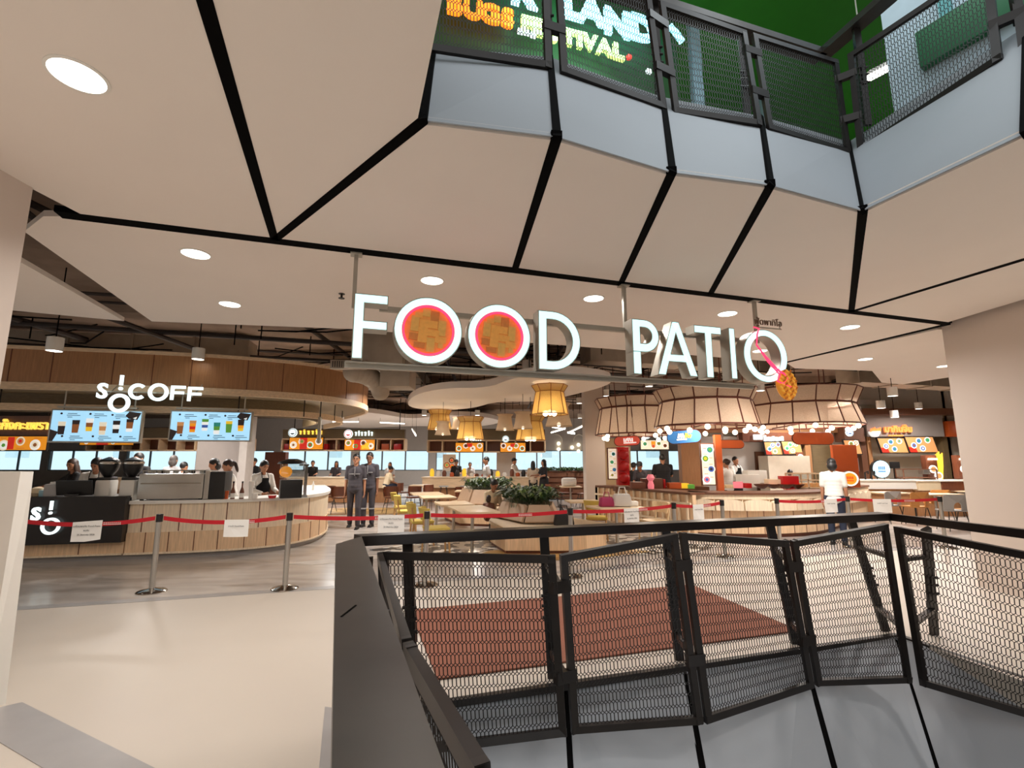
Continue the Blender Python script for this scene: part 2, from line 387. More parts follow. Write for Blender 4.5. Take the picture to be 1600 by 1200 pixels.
for x in range(-80, 60, 14): wbox('viaduct_outside', x, x + 1.2, 64, 66, 2, 5.2, mat('pale concrete', (240, 248, 250), .9))

# ------------------------------------------------------------------ lobby ceiling: flat panels with open black joints
J = [(-3.45, 3.45), (-2.01, 3.88), (.03, 4.51), (1.15, 4.91), (2.23, 5.25), (4.26, 5.89), (5.95, 6.44)]
def inset(poly, g):
    P = [Vector(p) for p in poly]; n = len(P); out = []
    area = sum(P[i].x * P[(i + 1) % n].y - P[(i + 1) % n].x * P[i].y for i in range(n))
    sg = 1 if area > 0 else -1
    for i in range(n):
        a, b, c = P[i - 1], P[i], P[(i + 1) % n]
        d1 = (b - a).normalized(); d2 = (c - b).normalized(); n1 = Vector((-d1.y, d1.x)) * sg; n2 = Vector((-d2.y, d2.x)) * sg
        k = 1 + n1.dot(n2)
        out.append(b + (n1 + n2) * (g / max(k, .25)))
    return out
V = [(-.49, 2.42), (.26, 2.56), (1.04, 2.91), (1.76, 3.06), (2.63, 3.40), (2.94, 2.53), (3.55, .5)]
CP = [
    ('left', [(-3.30, 3.49), (-1.99, 3.88), (-1.24, 1.71), (.3, -2.7), (.3, -13.9), (-13, -13.9), (-13, 3.3), (-6.3, 3.3), (-3.34, 3.06)]),
    ('beside the left edge of the void', [(-2.01, 3.88), (-.49, 2.42), (-.25, 1.7), (.9, -1.7), (.9, -13.9), (.3, -13.9), (.3, -2.7), (-1.25, 1.71)]),
    ('first of the row at the void edge', [J[1], J[2], V[1], V[0]]), ('second of the row at the void edge', [J[2], J[3], V[2], V[1]]),
    ('third of the row at the void edge', [J[3], J[4], V[3], V[2]]), ('fourth of the row at the void edge', [J[4], J[5], V[4], V[3]]),
    ('fifth of the row at the void edge', [J[5], (4.76, 4.28), (5.4, 2.0), V[6], V[5], V[4]]),
    ('by the right pillar', [J[5], (5.92, 6.41), (5.97, 5.4), (7.5, 5.4), (7.5, 6.8), (21.9, 10.6), (21.9, -13.9), (5.4, -13.9), (5.4, 2.0), (4.76, 4.28)]),
    ('behind the hanging sign', [J[0], J[2], J[5], (5.95, 6.46), (5.2, 9.12), (1.5, 7.94), (-2.28, 6.74), (-4.88, 6.35), (-4.01, 3.71), (-3.6, 3.45)]),
    ('left of the open strip', [(-4.5, 4.0), (-5.18, 6.35), (-6.3, 5.84), (-12, 4.2), (-12, 3.4), (-4.4, 3.4)]),
    ('on the right beyond the joint', [(5.2, 9.12), (5.72, 9.72), (7.49, 10), (8.83, 11.52), (9.6, 11.82), (9.9, 10.5), (21.9, 14.5), (21.9, 10.75), (7.2, 6.7), (6.05, 6.7)]),
]
for lab, poly in CP:
    struct(MB().prism([tuple(p) for p in inset(poly, .03)], C, C + .05).obj('ceiling', BEIGE, smooth=0), 'beige ceiling panel ' + lab, 'ceiling panel')

bk = MB()
for a, b, w_ in [(J[0], J[6], .12), ((-1.25, 1.71), (-2.01, 3.88), .065), ((-1.25, 1.71), (.3, -2.7), .065), (J[1], V[0], .065), (J[2], V[1], .065), (J[3], V[2], .065), (J[4], V[3], .065), (J[5], V[4], .065), (J[5], (4.76, 4.28), .075), ((4.76, 4.28), (5.4, 2.0), .07), ((5.2, 9.12), (5.98, 6.46), .10)]:
    a, b = Vector((*a, C + .022)), Vector((*b, C + .022)); bk.bar(a, b, w_, .05)
struct(bk.obj('trim_12', BLACK, smooth=0), 'black shadow gap profiles between the beige ceiling panels', 'joint')
ea = MB(); ea.bar((FARE[0][0], FARE[0][1], -.02), (FARE[1][0], FARE[1][1], -.02), .05, .045); ea.bar((FARE[1][0], FARE[1][1], -.02), (4.55, 1.0, -.02), .05, .045)
struct(ea.obj('trim_13', DMET, smooth=0), 'thin dark steel angle at the floor edge of the void', 'edge trim')

# ------------------------------------------------------------------ faceted fascia round the void, black open joints
def fascia(top, bot, where):
    for i in range(len(top) - 1):
        a, b, c, d = (Vector(p) for p in (top[i], top[i + 1], bot[i + 1], bot[i]))
        g = .016
        u = (b - a).normalized() * g; w = (c - d).normalized() * g
        n = (b - a).cross(d - a).normalized()
        pts = [a + u, b - u, c - w, d + w]
        struct(MB().slab(pts, n * .008).obj('trim_4', GREYP, smooth=0), '%s grey fascia facet, number %s from the left' % (where, ['one', 'two', 'three', 'four', 'five', 'six', 'seven'][i]), 'fascia')
        off = n * .09
        if off.z > 0: off = -off
        q = [p - Vector((n.x, n.y, n.z)) * 0 for p in (a, b, c, d)]
        back = Vector((n.x, n.y, 0)); back = back if back.y > 0 or abs(back.x) > .8 else -back
        struct(MB().slab([p + Vector((0, .10 if i < 5 else 0, 0)) + Vector((.1 if i >= 5 else 0, 0, 0)) for p in (a, b, c, d)], (0, 0, .01)).obj('trim_5', BLACK, smooth=0))
def fascia_joint(top, bot, which):
    m = MB()
    for i in which:
        a, d = Vector(top[i]), Vector(bot[i]); m.bar(a, d + (d - a).normalized() * .01, .05, .03, up=(0, 1, .4))
    struct(m.obj('trim_14', BLACK, smooth=0), 'black joints between the fascia facets', 'joint')
UT = [(-.62, 3.35), (.31, 3.46), (1.35, 3.90), (2.35, 4.14), (3.45, 4.52), (3.86, 3.2), (4.4, 1.0)]
UT = [(p[0] + (p[0] - q[0]) * .163, p[1] + (p[1] - q[1]) * .163) for p, q in zip(UT, V)]
fascia([(*p, 4.95) for p in UT], [(*p, C + .005) for p in V], 'upper')
fascia_joint([(*p, 4.95) for p in UT], [(*p, C) for p in V], range(0, 6))
LT = [(-1.0, 3.40), (.39, 3.86), (1.36, 4.14), (2.5, 4.5), (3.56, 4.82), (3.98, 3.6), (4.5, 1.0)]
LB = [(-.6, 2.5), (.36, 2.78), (1.22, 2.9), (2.25, 3.38), (3.0, 3.5), (3.3, 2.5), (3.8, .5)]
fascia([(*p, -.02) for p in LT], [(*p, -1.5) for p in LB], 'lower')
fascia_joint([(*p, -.05) for p in LT], [(*p, -1.5) for p in LB], range(1, 6))
# strip of slab between floor edge and the fascia top
poly_obj('trim_6', [FARE[0], FARE[1]] + [p for p in LT[4::-1]], -.3, -.015, GREYP, 'grey edge of the floor slab along the void', 'edge trim')
poly_obj('trim_7', [(3.6, 4.86), (4.5, 1.0)] + [LT[6], LT[5], LT[4]], -.3, -.015, GREYP)
poly_obj('trim_8', [SE[0], SE[1]] + [p for p in UT[4::-1]], 4.45, 4.94, GREYP)
poly_obj('trim_9', [SE[1], SE[2], (4.75, 1.0)] + [UT[6], UT[5], UT[4]], 4.45, 4.94, GREYP)
poly_obj('floor', [(-6, -8), (10, -8), (10, 8), (-6, 8)], -5.2, -5.0, CREAM, 'pale floor of the level below the void', 'floor')
# left side of the void below the rail
struct(MB().slab([(-1.0, 3.4, -.02), (.2, -.2, -.02), (.5, -.2, -1.5), (-.6, 2.5, -1.5)], (-.03, 0, 0)).obj('trim_10', GREYP, smooth=0))

# ------------------------------------------------------------------ pillars
wbox('pillar_right', 6.03, 7.0, 5.2, 6.62, 0, C + .1, PILLAR)['label'] = 'broad beige pillar on the right'
bpy.data.objects['pillar_right']['category'] = 'pillar'
o = wbox('pillar_left', -4.4, -3.29, 1.6, 3.09, 0, C + .1, PILLAR); o['label'] = 'beige pillar cut by the left edge of the view'; o['category'] = 'pillar'
o = wbox('pillar_centre', 2.28, 2.88, 15.2, 15.8, 0, 4.45, PILLAR); o['label'] = 'slim beige pillar left of the round kiosk'; o['category'] = 'pillar'
pb = MB(); a_ = [(-3.45, 3.46), (-3.37, 3.53), (-6.0, 3.75), (-6.0, 3.68)]; c_ = [(-3.66, 3.68), (-3.63, 3.75), (-6.0, 3.97), (-6.0, 3.9)]
lo = [pb.bm.verts.new((*q, 0)) for q in a_]; hi = [pb.bm.verts.new((*q, 1.52)) for q in c_]; pb.skin([lo, hi])
p = tag(pb.obj('parapet_panel', WHITE, smooth=0), 'white clad low parapet at the left edge of the view', 'parapet')
# ------------------------------------------------------------------ floor mat
mm = MB().prism([(-1.1, 5.56), (2.33, 6.64), (2.72, 4.92), (-.55, 3.88)], .004, .016).obj('floor_mat', MATR, smooth=0)
tag(mm, 'large terracotta floor mat lying behind the railing', 'mat')

# ------------------------------------------------------------------ railings of bronze steel with hexagonal wire mesh panels
def lerp(a, b, t): return a + (b - a) * t
def panel(root, TL, TR, BL, BR, label=None, bw=.05, bd=.034, pitch=.026):
    TL, TR, BL, BR = (Vector(p) for p in (TL, TR, BL, BR))
    n = (TR - TL).cross(BL - TL).normalized(); g = bw / 2
    h1, h2, v1, v2 = (TR - TL).normalized() * g, (BR - BL).normalized() * g, (BL - TL).normalized() * g, (BR - TR).normalized() * g
    TL, TR, BL, BR = TL + h1 + v1, TR - h1 + v2, BL + h2 - v1, BR - h2 - v2
    f = MB()
    for a, b in ((TL, TR), (BL, BR), (TL, BL), (TR, BR)):
        d = (b - a).normalized() * (bw / 2); f.bar(a - d, b + d, bw, bd, up=n)
    fr = f.obj('panel_frame', DMET, root, world=True)
    if label: fr['label'] = label
    P = lambda u, v: lerp(lerp(TL, TR, u), lerp(BL, BR, u), v)
    wid = ((TR - TL).length + (BR - BL).length) / 2; hei = ((BL - TL).length + (BR - TR).length) / 2
    ns = max(4, int(wid / pitch)); q = .5 / ns; L, d = .044 / hei, .013 / hei; per = L + 2 * d
    m = MB(); bm = m.bm; w = .0036
    side = (TR - TL).normalized() * w; fwd = n * w
    nodes = {}
    def node(u, v):
        key = (round(u / q), round(v * 1e5))
        if key not in nodes:
            p = P(min(max(u, 0), 1), min(v, 1)); nodes[key] = [bm.verts.new(p - side), bm.verts.new(p + side), bm.verts.new(p + fwd)]
        return nodes[key]
    def seg(a, b):
        for k in range(3):
            try: bm.faces.new((a[k], a[(k + 1) % 3], b[(k + 1) % 3], b[k]))
            except ValueError: pass
    for i in range(ns):
        u0 = (i + .5) / ns; v = 0
        while v < 1:
            seg(node(u0, v), node(u0, v + L))
            if v + L < 1:
                for sg in (-1, 1): seg(node(u0, v + L), node(u0 + sg * q, v + L + d)); seg(node(u0 + sg * q, v + L + d), node(u0, v + per))
            v += per
    m.obj('wire_mesh', DMESH, fr, world=True, smooth=0, normals=False)
    return P
def clamp(root, P1, P2, v, post=None):
    a, b = P1(1, v), P2(0, v); d = (b - a).normalized()
    m = MB().bar(a - d * .03, b + d * .03, .05, .075, up=(0, 0, 1))
    if post is not None: m.bar((a + b) / 2, post, .03, .05)
    m.obj('clamp', DMET, root, world=True)
def post_at(root, top, foot, w=.07):
    m = MB().bar(foot, top, w, .035, up=(0, 1, 0)); t = Vector(top); f = Vector(foot)
    m.obj('post', DMET, root, world=True)
    b = MB(); b.bar(lerp(f, t, .40) + Vector((0, -.02, 0)), lerp(f, t, .59) + Vector((0, -.02, 0)), .03, .02, up=(0, 1, 0))
    for k in (.42, .5, .57): b.cyl(lerp(f, t, k) + Vector((-.05, -.02, 0)), lerp(f, t, k) + Vector((.05, -.02, 0)), .012, n=8)
    b.obj('bracket', DMET, root, world=True)
RA = thing('railing', 'dark railing run along the far edge of the void facing the food hall', 'railing', (1.2, 4.0, 0))
Hn = at_z(565, 838, 1.1); He = Vector((3.62, 4.79, 1.1))
u = (He - Hn).normalized(); nn = Vector((-u.y, u.x, 0))
HRAIL = mat('dark brown handrail', (34, 26, 24), .35, .2, var=.1)
def cap(root, pts, name='handrail', z0=1.035, z1=1.1, m=None):
    MB().prism(pts, z0, z1).obj(name, m or HRAIL, root, world=True, smooth=0)
cap(RA, [Hn.xy, He.xy, (He + nn * .17).xy + u.xy * .06, (Hn + nn * .12).xy - u.xy * .05])
PT = []
for (tx, ty), (fx, fy) in (((637, 852), (645, 1098)), ((850, 842), (863, 1062)), ((1040, 832), (1062, 1032)), ((1203, 824), (1243, 1005)), ((1330, 816), (1384, 985))):
    t = at_w(tx, ty, 3.80, SL); t.z = 1.04; f = at_w(fx, fy, 3.83, SL); f.z = 0
    post_at(RA, t, f); PT.append((t, f))
W1 = lambda p: at_w(*p, 3.25, SL)
LP = [(at_z(595, 862, 1.0), at_z(868, 868, 1.0), Vector((-.78, 3.30, -.2)), at_z(885, 1148, -.2)),
      (W1((875, 867)), W1((1057, 833)), at_z(893, 1145, -.2), at_z(1098, 1130, -.2)),
      (W1((1062, 832)), W1((1230, 845)), at_z(1103, 1130, -.2), at_z(1270, 1073, -.2)),
      (W1((1236, 845)), W1((1385, 818)), at_z(1275, 1070, -.2), at_z(1424, 1066, -.2))]
FN = []
for a, b, c, d in LP: FN.append(panel(RA, a, b, c, d))
for i in range(3):
    t, f = PT[i + 1]
    for v in (.16, .68): clamp(RA, FN[i], FN[i + 1], v, lerp(f, t, 1 - v * 1.2))
for v in (.2, .65):
    t, f = PT[4]; a = FN[3](1, v); MB().bar(a, lerp(f, t, 1 - v * 1.2), .05, .03).obj('clamp', DMET, RA, world=True)
RR = thing('railing', 'dark railing run along the right edge of the void below the beige pillar', 'railing', (3.7, 3.5, 0))
cap(RR, [He.xy, (4.2, .3), (4.37, .3), (He + nn * .17).xy + u.xy * .06])
t = at_z(1447, 826, 1.04); f = at_z(1460, 992, 0); post_at(RR, t, f)
a, b = W1((1398, 822)), at_z(1600, 862, 1.0); c, d = at_z(1438, 1070, -.2), at_z(1600, 1118, -.2)
FR = panel(RR, a, a + (b - a) * 1.5, c, c + (d - c) * 1.7)
for v in (.2, .62): MB().bar(FR(0, v), lerp(f, t, 1 - v * 1.2), .05, .03).obj('clamp', DMET, RR, world=True)
RL = thing('railing', 'dark railing run beside the viewer with a wide brushed cap', 'railing', (-.6, 2.1, 0))
cap(RL, [(-1.07, 3.07), (Hn.x, Hn.y), (.12, .25), (-.07, .25)], m=CAPM)
MB().bar(at_z(533, 964, 1.1), at_z(556, 946, 1.1), .006, .004).obj('cap_seam', BLACK, RL, world=True)
MB().bar((-.98, 3.33, 1.02), (.10, .3, 1.02), .02, .02).obj('cap_lip', OAKD, RL, world=True)
pts = [at_z(593, 862, 1.0), at_z(636, 1000, 1.0), at_z(757, 1200, 1.0)]; pts.append(pts[2] + (pts[2] - pts[1]) * .9)
FL = []
for i in range(3):
    a, b = pts[i + 1], pts[i]; d = (b - a).normalized() * .012
    FL.append(panel(RL, a + d, b - d, a + d + Vector((.10, -.03, -1.2)), b - d + Vector((.12, -.05, -1.2)), bw=.06))
for (x, y) in ((-.86, 3.0), (-.5, 1.95), (-.13, .9)): post_at(RL, (x, y, 1.04), (x, y, 0))

RU = thing('railing', 'upper level dark railing with mesh panels in front of the glowing sign', 'railing', (1.3, 3.6, 4.75))
ub = [((640, 75), (862, 108)), ((876, 113), (1040, 172)), ((1052, 177), (1190, 197)), ((1200, 202), (1328, 242)), ((1342, 240), (1566, 92)), ((1592, 84), (1760, 10))]
ut = [((640, -150), (855, -72)), ((866, -70), (1015, -13)), ((1030, 2), (1165, 50)), ((1175, 53), (1308, 95)), ((1325, 86), (1548, -62)), ((1572, -72), (1740, -170))]
FU = []
for (b0, b1), (t0, t1) in zip(ub, ut):
    FU.append(panel(RU, at_z(*t0, 5.75), at_z(*t1, 5.75), at_z(*b0, 4.6), at_z(*b1, 4.6), bw=.055))
for i in range(5):
    for v in (.2, .66): clamp(RU, FU[i], FU[i + 1], v)
UH = [(-1.05, 3.44), (3.48, 4.84), (4.3, 2.2)]
for a, b in zip(UH, UH[1:]): MB().bar((*a, 6.1), (*b, 6.1), .16, .07).obj('handrail', CAPM, RU, world=True)
for x in (.33, 1.42, 2.42): post_at(RU, (x, 3.76 + SL * x, 6.08), (x, 3.76 + SL * x, 4.95))
for p in ((3.6, 4.45), (3.95, 3.3)): post_at(RU, (*p, 6.08), (*p, 4.95))

# ------------------------------------------------------------------ the big hanging sign
SG = thing('hanging_sign', 'long hanging sign of glowing white letters spelling FOOD PATIO under the ceiling', 'sign', (0.8, 4.67, 2.4), EANG)
PF = plane_frame((0, 4.42, 0), EANG)
def circ(cx, cz, rx, rz, n=48): return [(cx + rx * math.cos(2 * PI * i / n), cz + rz * math.sin(2 * PI * i / n)) for i in range(n)]
def ringplate(m, outer, inner, z0, z1):
    bm = m.bm; A = [[bm.verts.new((p[0], p[1], z)) for p in lp] for z in (z0, z1) for lp in (outer, inner)]
    n = len(outer); o0, i0, o1, i1 = A
    for k in range(n):
        j = (k + 1) % n
        for q in ((o1[k], o1[j], i1[j], i1[k]), (o0[j], o0[k], i0[k], i0[j]), (o0[k], o0[j], o1[j], o1[k]), (i0[j], i0[k], i1[k], i1[j])): bm.faces.new(q)
    return m
def letter(name, polys=(), rings=(), g=.009, ret=SIGNGREY, depth=.14):
    b = MB(); f = MB()
    for p in polys:
        b.slab([(x, z, -depth) for x, z in p], (0, 0, depth)); f.slab([(q.x, q.y, 0) for q in inset(p, g)], (0, 0, .004))
    for o, i in rings:
        ringplate(b, o, i, -depth, 0); ringplate(f, [tuple(q) for q in inset(o, g)], [tuple(q) for q in inset(i, -g)], 0, .004)
    L = b.xf(PF).obj(name, ret, SG, world=True, smooth=30)
    f.xf(PF).obj('letter_face', FACE, L, world=True, smooth=0)
    return L
letter('letter_f', [[(-1.415, 2.45), (-1.325, 2.45), (-1.325, 2.71), (-1.13, 2.71), (-1.13, 2.79), (-1.325, 2.79), (-1.325, 2.94), (-1.13, 2.94), (-1.13, 3.025), (-1.415, 3.025)]])
for cx in (-.775, -.12):
    L = letter('letter_o', rings=[(circ(cx, 2.743, .303, .305), circ(cx, 2.743, .226, .226))])
    d = MB()
    ringplate(d, circ(cx, 2.743, .228, .228), circ(cx, 2.743, .212, .212), -.01, .012); d.xf(PF).obj('neon_ring', PINK, L, world=True)
    wv = [mat('rattan %d' % k, c, .6, var=.1, scale=30, emit=.12) for k, c in enumerate(((232, 162, 84), (206, 132, 66), (226, 176, 92), (240, 172, 84)))]  # faint glow put into the rattan colours, the cane is no lamp
    bk = MB().slab([(x, z, -.05) for x, z in circ(cx, 2.743, .213, .213)], (0, 0, .03)).xf(PF).obj('woven_disc', wv[0], L, world=True, smooth=0)
    strips = [[], [], []]
    for (x, z, w, h, k) in ((-.02, .17, .07, .07, 1), (.06, .12, .08, .16, 0), (-.12, .06, .07, .14, 1), (.0, .06, .16, .07, 2), (.12, .03, .07, .14, 1), (-.05, -.04, .08, .14, 2), (.03, -.02, .13, .06, 2), (.02, -.13, .07, .13, 1), (-.13, -.06, .08, .06, 0), (.11, -.08, .10, .06, 2), (-.08, -.14, .10, .05, 0), (.12, -.14, .05, .06, 1), (-.09, .14, .07, .05, 2)):
        k2 = min(1, .205 / max(1e-3, math.hypot(abs(x) + w / 2, abs(z) + h / 2)))
        strips[k].append((x * k2, z * k2, w * k2, h * k2))
    for k, lst in enumerate(strips):
        m = MB()
        for i, (x, z, w, h) in enumerate(lst): m.box((cx + x, 2.743 + z, -.014 + .002 * k + .0004 * i), (w, h, .012), rz=-.08)
        m.xf(PF).obj('cane_weave', wv[k + 1], L, world=True, smooth=0)
def dshape(x0, x1, z0, z1, n=16):
    r = (z1 - z0) / 2; cz = (z0 + z1) / 2; cx = x1 - r if x1 - r > x0 else x0 + .02; rx = x1 - cx
    return [(x0, z1), (x0, z0), (cx, z0)] + [(cx + rx * math.sin(PI * i / n), cz - r * math.cos(PI * i / n)) for i in range(1, n)] + [(cx, z1)]
letter('letter_d', rings=[(dshape(.262, .70, 2.45, 3.03), dshape(.352, .613, 2.542, 2.945))])
letter('letter_p', [[(1.277, 2.46), (1.372, 2.46), (1.372, 2.70), (1.277, 2.70)]], [(dshape(1.277, 1.59, 2.69, 3.035), dshape(1.372, 1.505, 2.785, 2.95))])
letter('letter_a', [[(1.557, 2.468), (1.655, 2.468), (1.838, 3.045), (1.752, 3.045)], [(2.044, 2.468), (1.946, 2.468), (1.752, 3.045), (1.838, 3.045)], [(1.66, 2.61), (1.94, 2.61), (1.92, 2.695), (1.68, 2.695)]])
letter('letter_t', [[(2.025, 3.032), (2.025, 2.945), (2.155, 2.945), (2.155, 2.467), (2.245, 2.467), (2.245, 2.945), (2.372, 2.945), (2.372, 3.032)]])
letter('letter_i', [[(2.473, 2.469), (2.55, 2.469), (2.55, 3.036), (2.473, 3.036)]])
L = letter('letter_o', rings=[(circ(2.955, 2.752, .302, .302), circ(2.955, 2.752, .208, .222))])
m = MB()
for pts in ([(2.79, 3.06), (2.86, 3.05), (2.83, 2.98), (2.81, 2.86), (2.95, 2.68), (3.10, 2.54)], [(2.81, 2.86), (2.92, 2.74), (3.12, 2.56)], [(2.81, 2.86), (2.98, 2.66), (3.16, 2.55)], [(3.10, 2.54), (3.06, 2.47), (3.2, 2.42), (3.30, 2.40)], [(3.06, 2.60), (3.16, 2.56), (3.2, 2.5), (3.12, 2.44)]):
    m.tube([(x, z, .03) for x, z in pts], .009, 6)
m.xf(PF).obj('neon_tube', PINK, SG, world=True)
b = MB(); b.lathe([(.001, 0), (.09, .0), (.13, .03), (.15, .09), (.13, .15), (.08, .17), (.001, .17)], n=28)
bk = b.xf(PF @ Matrix.Translation((3.215, 2.44, -.05)) @ Matrix.Rotation(.15, 4, 'Z') @ Matrix.Diagonal((.93, 1.18, .5, 1))).obj('woven_basket', mat('basket cane', (228, 150, 46), .6, emit=.25, var=.1), SG, world=True)
w = MB(); w2 = MB()
for i in range(-3, 4):
    for j in range(-4, 5):
        x, z = i * .042 + (j % 2) * .021, j * .038
        if (x / .122) ** 2 + (z / .165) ** 2 < 1:
            zz = .048 - .9 * (x * x + .7 * z * z); (w if (i + j) % 2 else w2).box((3.215 + x, 2.44 + z, zz - .01), (.038, .017, .012), rz=(.6 if (i + j) % 2 else -.6))
w.xf(PF).obj('cane_weave', mat('cane dark', (196, 110, 30), .6, emit=.2, var=.1), bk, world=True, smooth=0)
w2.xf(PF).obj('cane_weave', mat('cane light', (250, 182, 70), .6, emit=.3, var=.1), bk, world=True, smooth=0)
r = MB()
r.box((.69, 2.415, -.12), (4.32, .05, .05)); r.box((.85, 2.955, -.17), (4.1, .045, .045)); r.box((.69, 2.43, -.10), (4.3, .012, .12))
r.xf(PF).obj('sign_frame', SIGNGREY, SG, world=True, smooth=0)
for s_ in (-1.42, 1.30, 3.02):
    q = MB(); q.box((s_, 3.2, -.17), (.035, .52, .035)); q.box((s_, 3.445, -.17), (.10, .02, .10)); q.xf(PF).obj('hanger', SIGNGREY, SG, world=True, smooth=0)
text('thai_lettering', 'ฟู้ดพาทิโอ', .10, mat('brown lettering', (110, 84, 66), .6), SG, PF @ Matrix.Translation((3.03, 3.14, .0)), .006)
q = MB(); q.box((3.03, 3.08, -.012), (.38, .012, .012)); q.box((2.86, 3.12, -.012), (.01, .09, .01)); q.box((3.2, 3.12, -.012), (.01, .09, .01)); q.xf(PF).obj('lettering_rail', SIGNGREY, SG, world=True, smooth=0)

# ------------------------------------------------------------------ recessed downlights
def downlight(loc, label):
    t = thing('downlight', label, 'ceiling light', loc, 0, 'round lights recessed in the lobby ceiling')
    MB().lathe([(.126, 0), (.126, -.006), (.112, -.008), (.112, 0)], n=32).obj('trim_ring', WHITE, t)
    MB().lathe([(.001, .0), (.112, -.003)], n=32).obj('diffuser', LED, t)
    return t
dls = ['largest round downlight above the left of the lobby near the viewer', 'round downlight just behind the black joint left of the sign', 'round downlight left of the sign near the rear ceiling edge',
       'round downlight above the first letter O', 'round downlight above the gap between the two words', 'round downlight above the letters T and I', 'round downlight right of the sign before the slanted joint',
       'round downlight seen through the last letter O', 'round downlight beyond the slanted joint, nearer one', 'round downlight next to the right pillar']
d0 = downlight((*DL[0], C), dls[0])
for p, lb in list(zip(DL, dls))[1:]:
    dup(d0, (*p, C), 0, lb)
def sprinkler(u, v, lab):
    p = at_z(u, v, C); m = MB().cyl(p, p - Vector((0, 0, .045)), .012); m.cyl(p - Vector((0, 0, .05)), p - Vector((0, 0, .056)), .034); m.cyl(p, p - Vector((0, 0, .006)), .035)
    tag(m.obj('sprinkler_head', DMET), lab, 'sprinkler')
sprinkler(534, 459, 'small dark sprinkler head in the ceiling left of the letter F'); sprinkler(1487, 553, 'small dark sprinkler head in the ceiling by the right pillar')

# ------------------------------------------------------------------ cylinder pendants of the food hall
PEND = [(86, 538, 22, 'white cylinder pendant on a dark pole over the far left of the wood canopy'), (310, 553, 18, 'white cylinder pendant in front of the wood canopy above the letters FF'), (602, 576, 14, 'white cylinder pendant beside the air duct behind the first O'),
        (587, 604, 10, 'white cylinder pendant hanging below the duct left of the ceiling cloud'), (567, 630, 9, 'small white cylinder pendant right of the canopy end'), (823, 570, 14, 'white cylinder pendant seen between the second O and the D'),
        (1014, 598, 12, 'white cylinder pendant below the letter P'), (947, 614, 10, 'white cylinder pendant at the top of the slim pillar'), (905, 626, 9, 'upper white cylinder pendant left of the slim pillar'),
        (906, 650, 7, 'lower white cylinder pendant left of the slim pillar'), (1187, 604, 14, 'white cylinder pendant behind the last letter O'), (1394, 612, 14, 'white cylinder pendant below the white ceiling point'),
        (1494, 616, 14, 'white cylinder pendant touching the right pillar edge'), (1376, 632, 12, 'low round pendant right of the kiosk shades'), (1339, 641, 11, 'white pendant just right of the last kiosk shade'), (1397, 647, 11, 'lowest white pendant above the right food stall'),
        (1435, 634, 10, 'small pendant between duct and right pillar'), (663, 645, 8, 'tiny far pendant left of the gold lanterns'), (746, 645, 8, 'tiny far pendant right of the gold lanterns')]
def pendant(label):
    t = thing('cylinder_pendant', label, 'pendant light', (0, 0, 0), 0, 'white cylinder pendants of the food hall')
    MB().lathe([(.001, .1), (.1, .1), (.1, -.1), (.092, -.1), (.092, -.09)], n=20).obj('lamp_body', WHITE, t)
    MB().lathe([(.001, -.092), (.092, -.094)], n=20).obj('diffuser', LED, t)
    MB().cyl((0, 0, .1), (0, 0, 1.3), .008, n=6).obj('cord', BLACK, t); return t
def fit_cord(t, z0, z1, r, sc=1.0):
    for o in t.children:
        if o.name.startswith('cord'):
            b = MB().cyl((0, 0, z0), (0, 0, (z1 - t.location.z) / sc), r, n=6); me = bpy.data.meshes.new('cord'); b.bm.to_mesh(me); b.bm.free(); me.materials.append(BLACK); o.data = me
p0 = None
for u_, v_, w_, lb in PEND:
    dist = .2 * 760 / w_; p = at_y(u_, v_, dist)
    if p0 is None: p0 = pendant(lb); p0.location = p; fit_cord(p0, .1, 4.46, .008)
    else: fit_cord(dup(p0, p, 0, lb), .1, 4.46, .008)

# ------------------------------------------------------------------ coffee bar on the left: counter, canopy, sign, screens
def offset_path(path, d):
    P = [Vector((p[0], p[1])) for p in path]; out = []
    for i, p in enumerate(P):
        a = P[max(i - 1, 0)]; b = P[min(i + 1, len(P) - 1)]; t = (b - a).normalized(); out.append((p.x - t.y * d, p.y + t.x * d))
    return out
def smooth_path(path, n=2):
    P = [Vector((p[0], p[1])) for p in path]
    for _ in range(n):
        Q = [P[0]]
        for a, b in zip(P, P[1:]): Q += [a * .75 + b * .25, a * .25 + b * .75]
        Q.append(P[-1]); P = Q
    return [tuple(p) for p in P]
def seams(path, d, z0, z1, idx, w=.012):
    m = MB(); P = [Vector((p[0], p[1])) for p in path]
    tot = [0]
    for a, b in zip(P, P[1:]): tot.append(tot[-1] + (b - a).length)
    for s in idx:
        for k in range(len(P) - 1):
            if tot[k] <= s < tot[k + 1]:
                t = (P[k + 1] - P[k]).normalized(); p = P[k] + t * (s - tot[k]) - Vector((-t.y, t.x)) * d
                m.box((p.x, p.y, (z0 + z1) / 2), (w, .008, z1 - z0), rz=math.atan2(t.y, t.x))
    return m
CPATH = smooth_path([(-6.32, 8.255), (-5.9, 8.35), (-5.35, 8.47), (-4.35, 8.85), (-3.86, 9.75), (-4.05, 11.2), (-5.2, 13.7)], 2)
CT = thing('coffee_counter', 'long curved pale oak coffee bar counter behind the red belt', 'counter', (-6, 8.6, 0))
MB().band(offset_path(CPATH, .06), 0, .10, .5).obj('plinth', GREYT, CT, world=True)
MB().band(CPATH, .10, .43, .55).obj('lower_panelling', OAK, CT, world=True)
MB().band(offset_path(CPATH, -.02), .085, .115, .1).obj('base_rail', OAKP, CT, world=True)
MB().band(offset_path(CPATH, .015), .43, .89, .55).obj('upper_panelling', OAKP, CT, world=True)
MB().band(offset_path(CPATH, -.03), .89, .945, .75).obj('worktop', WHITE, CT, world=True)
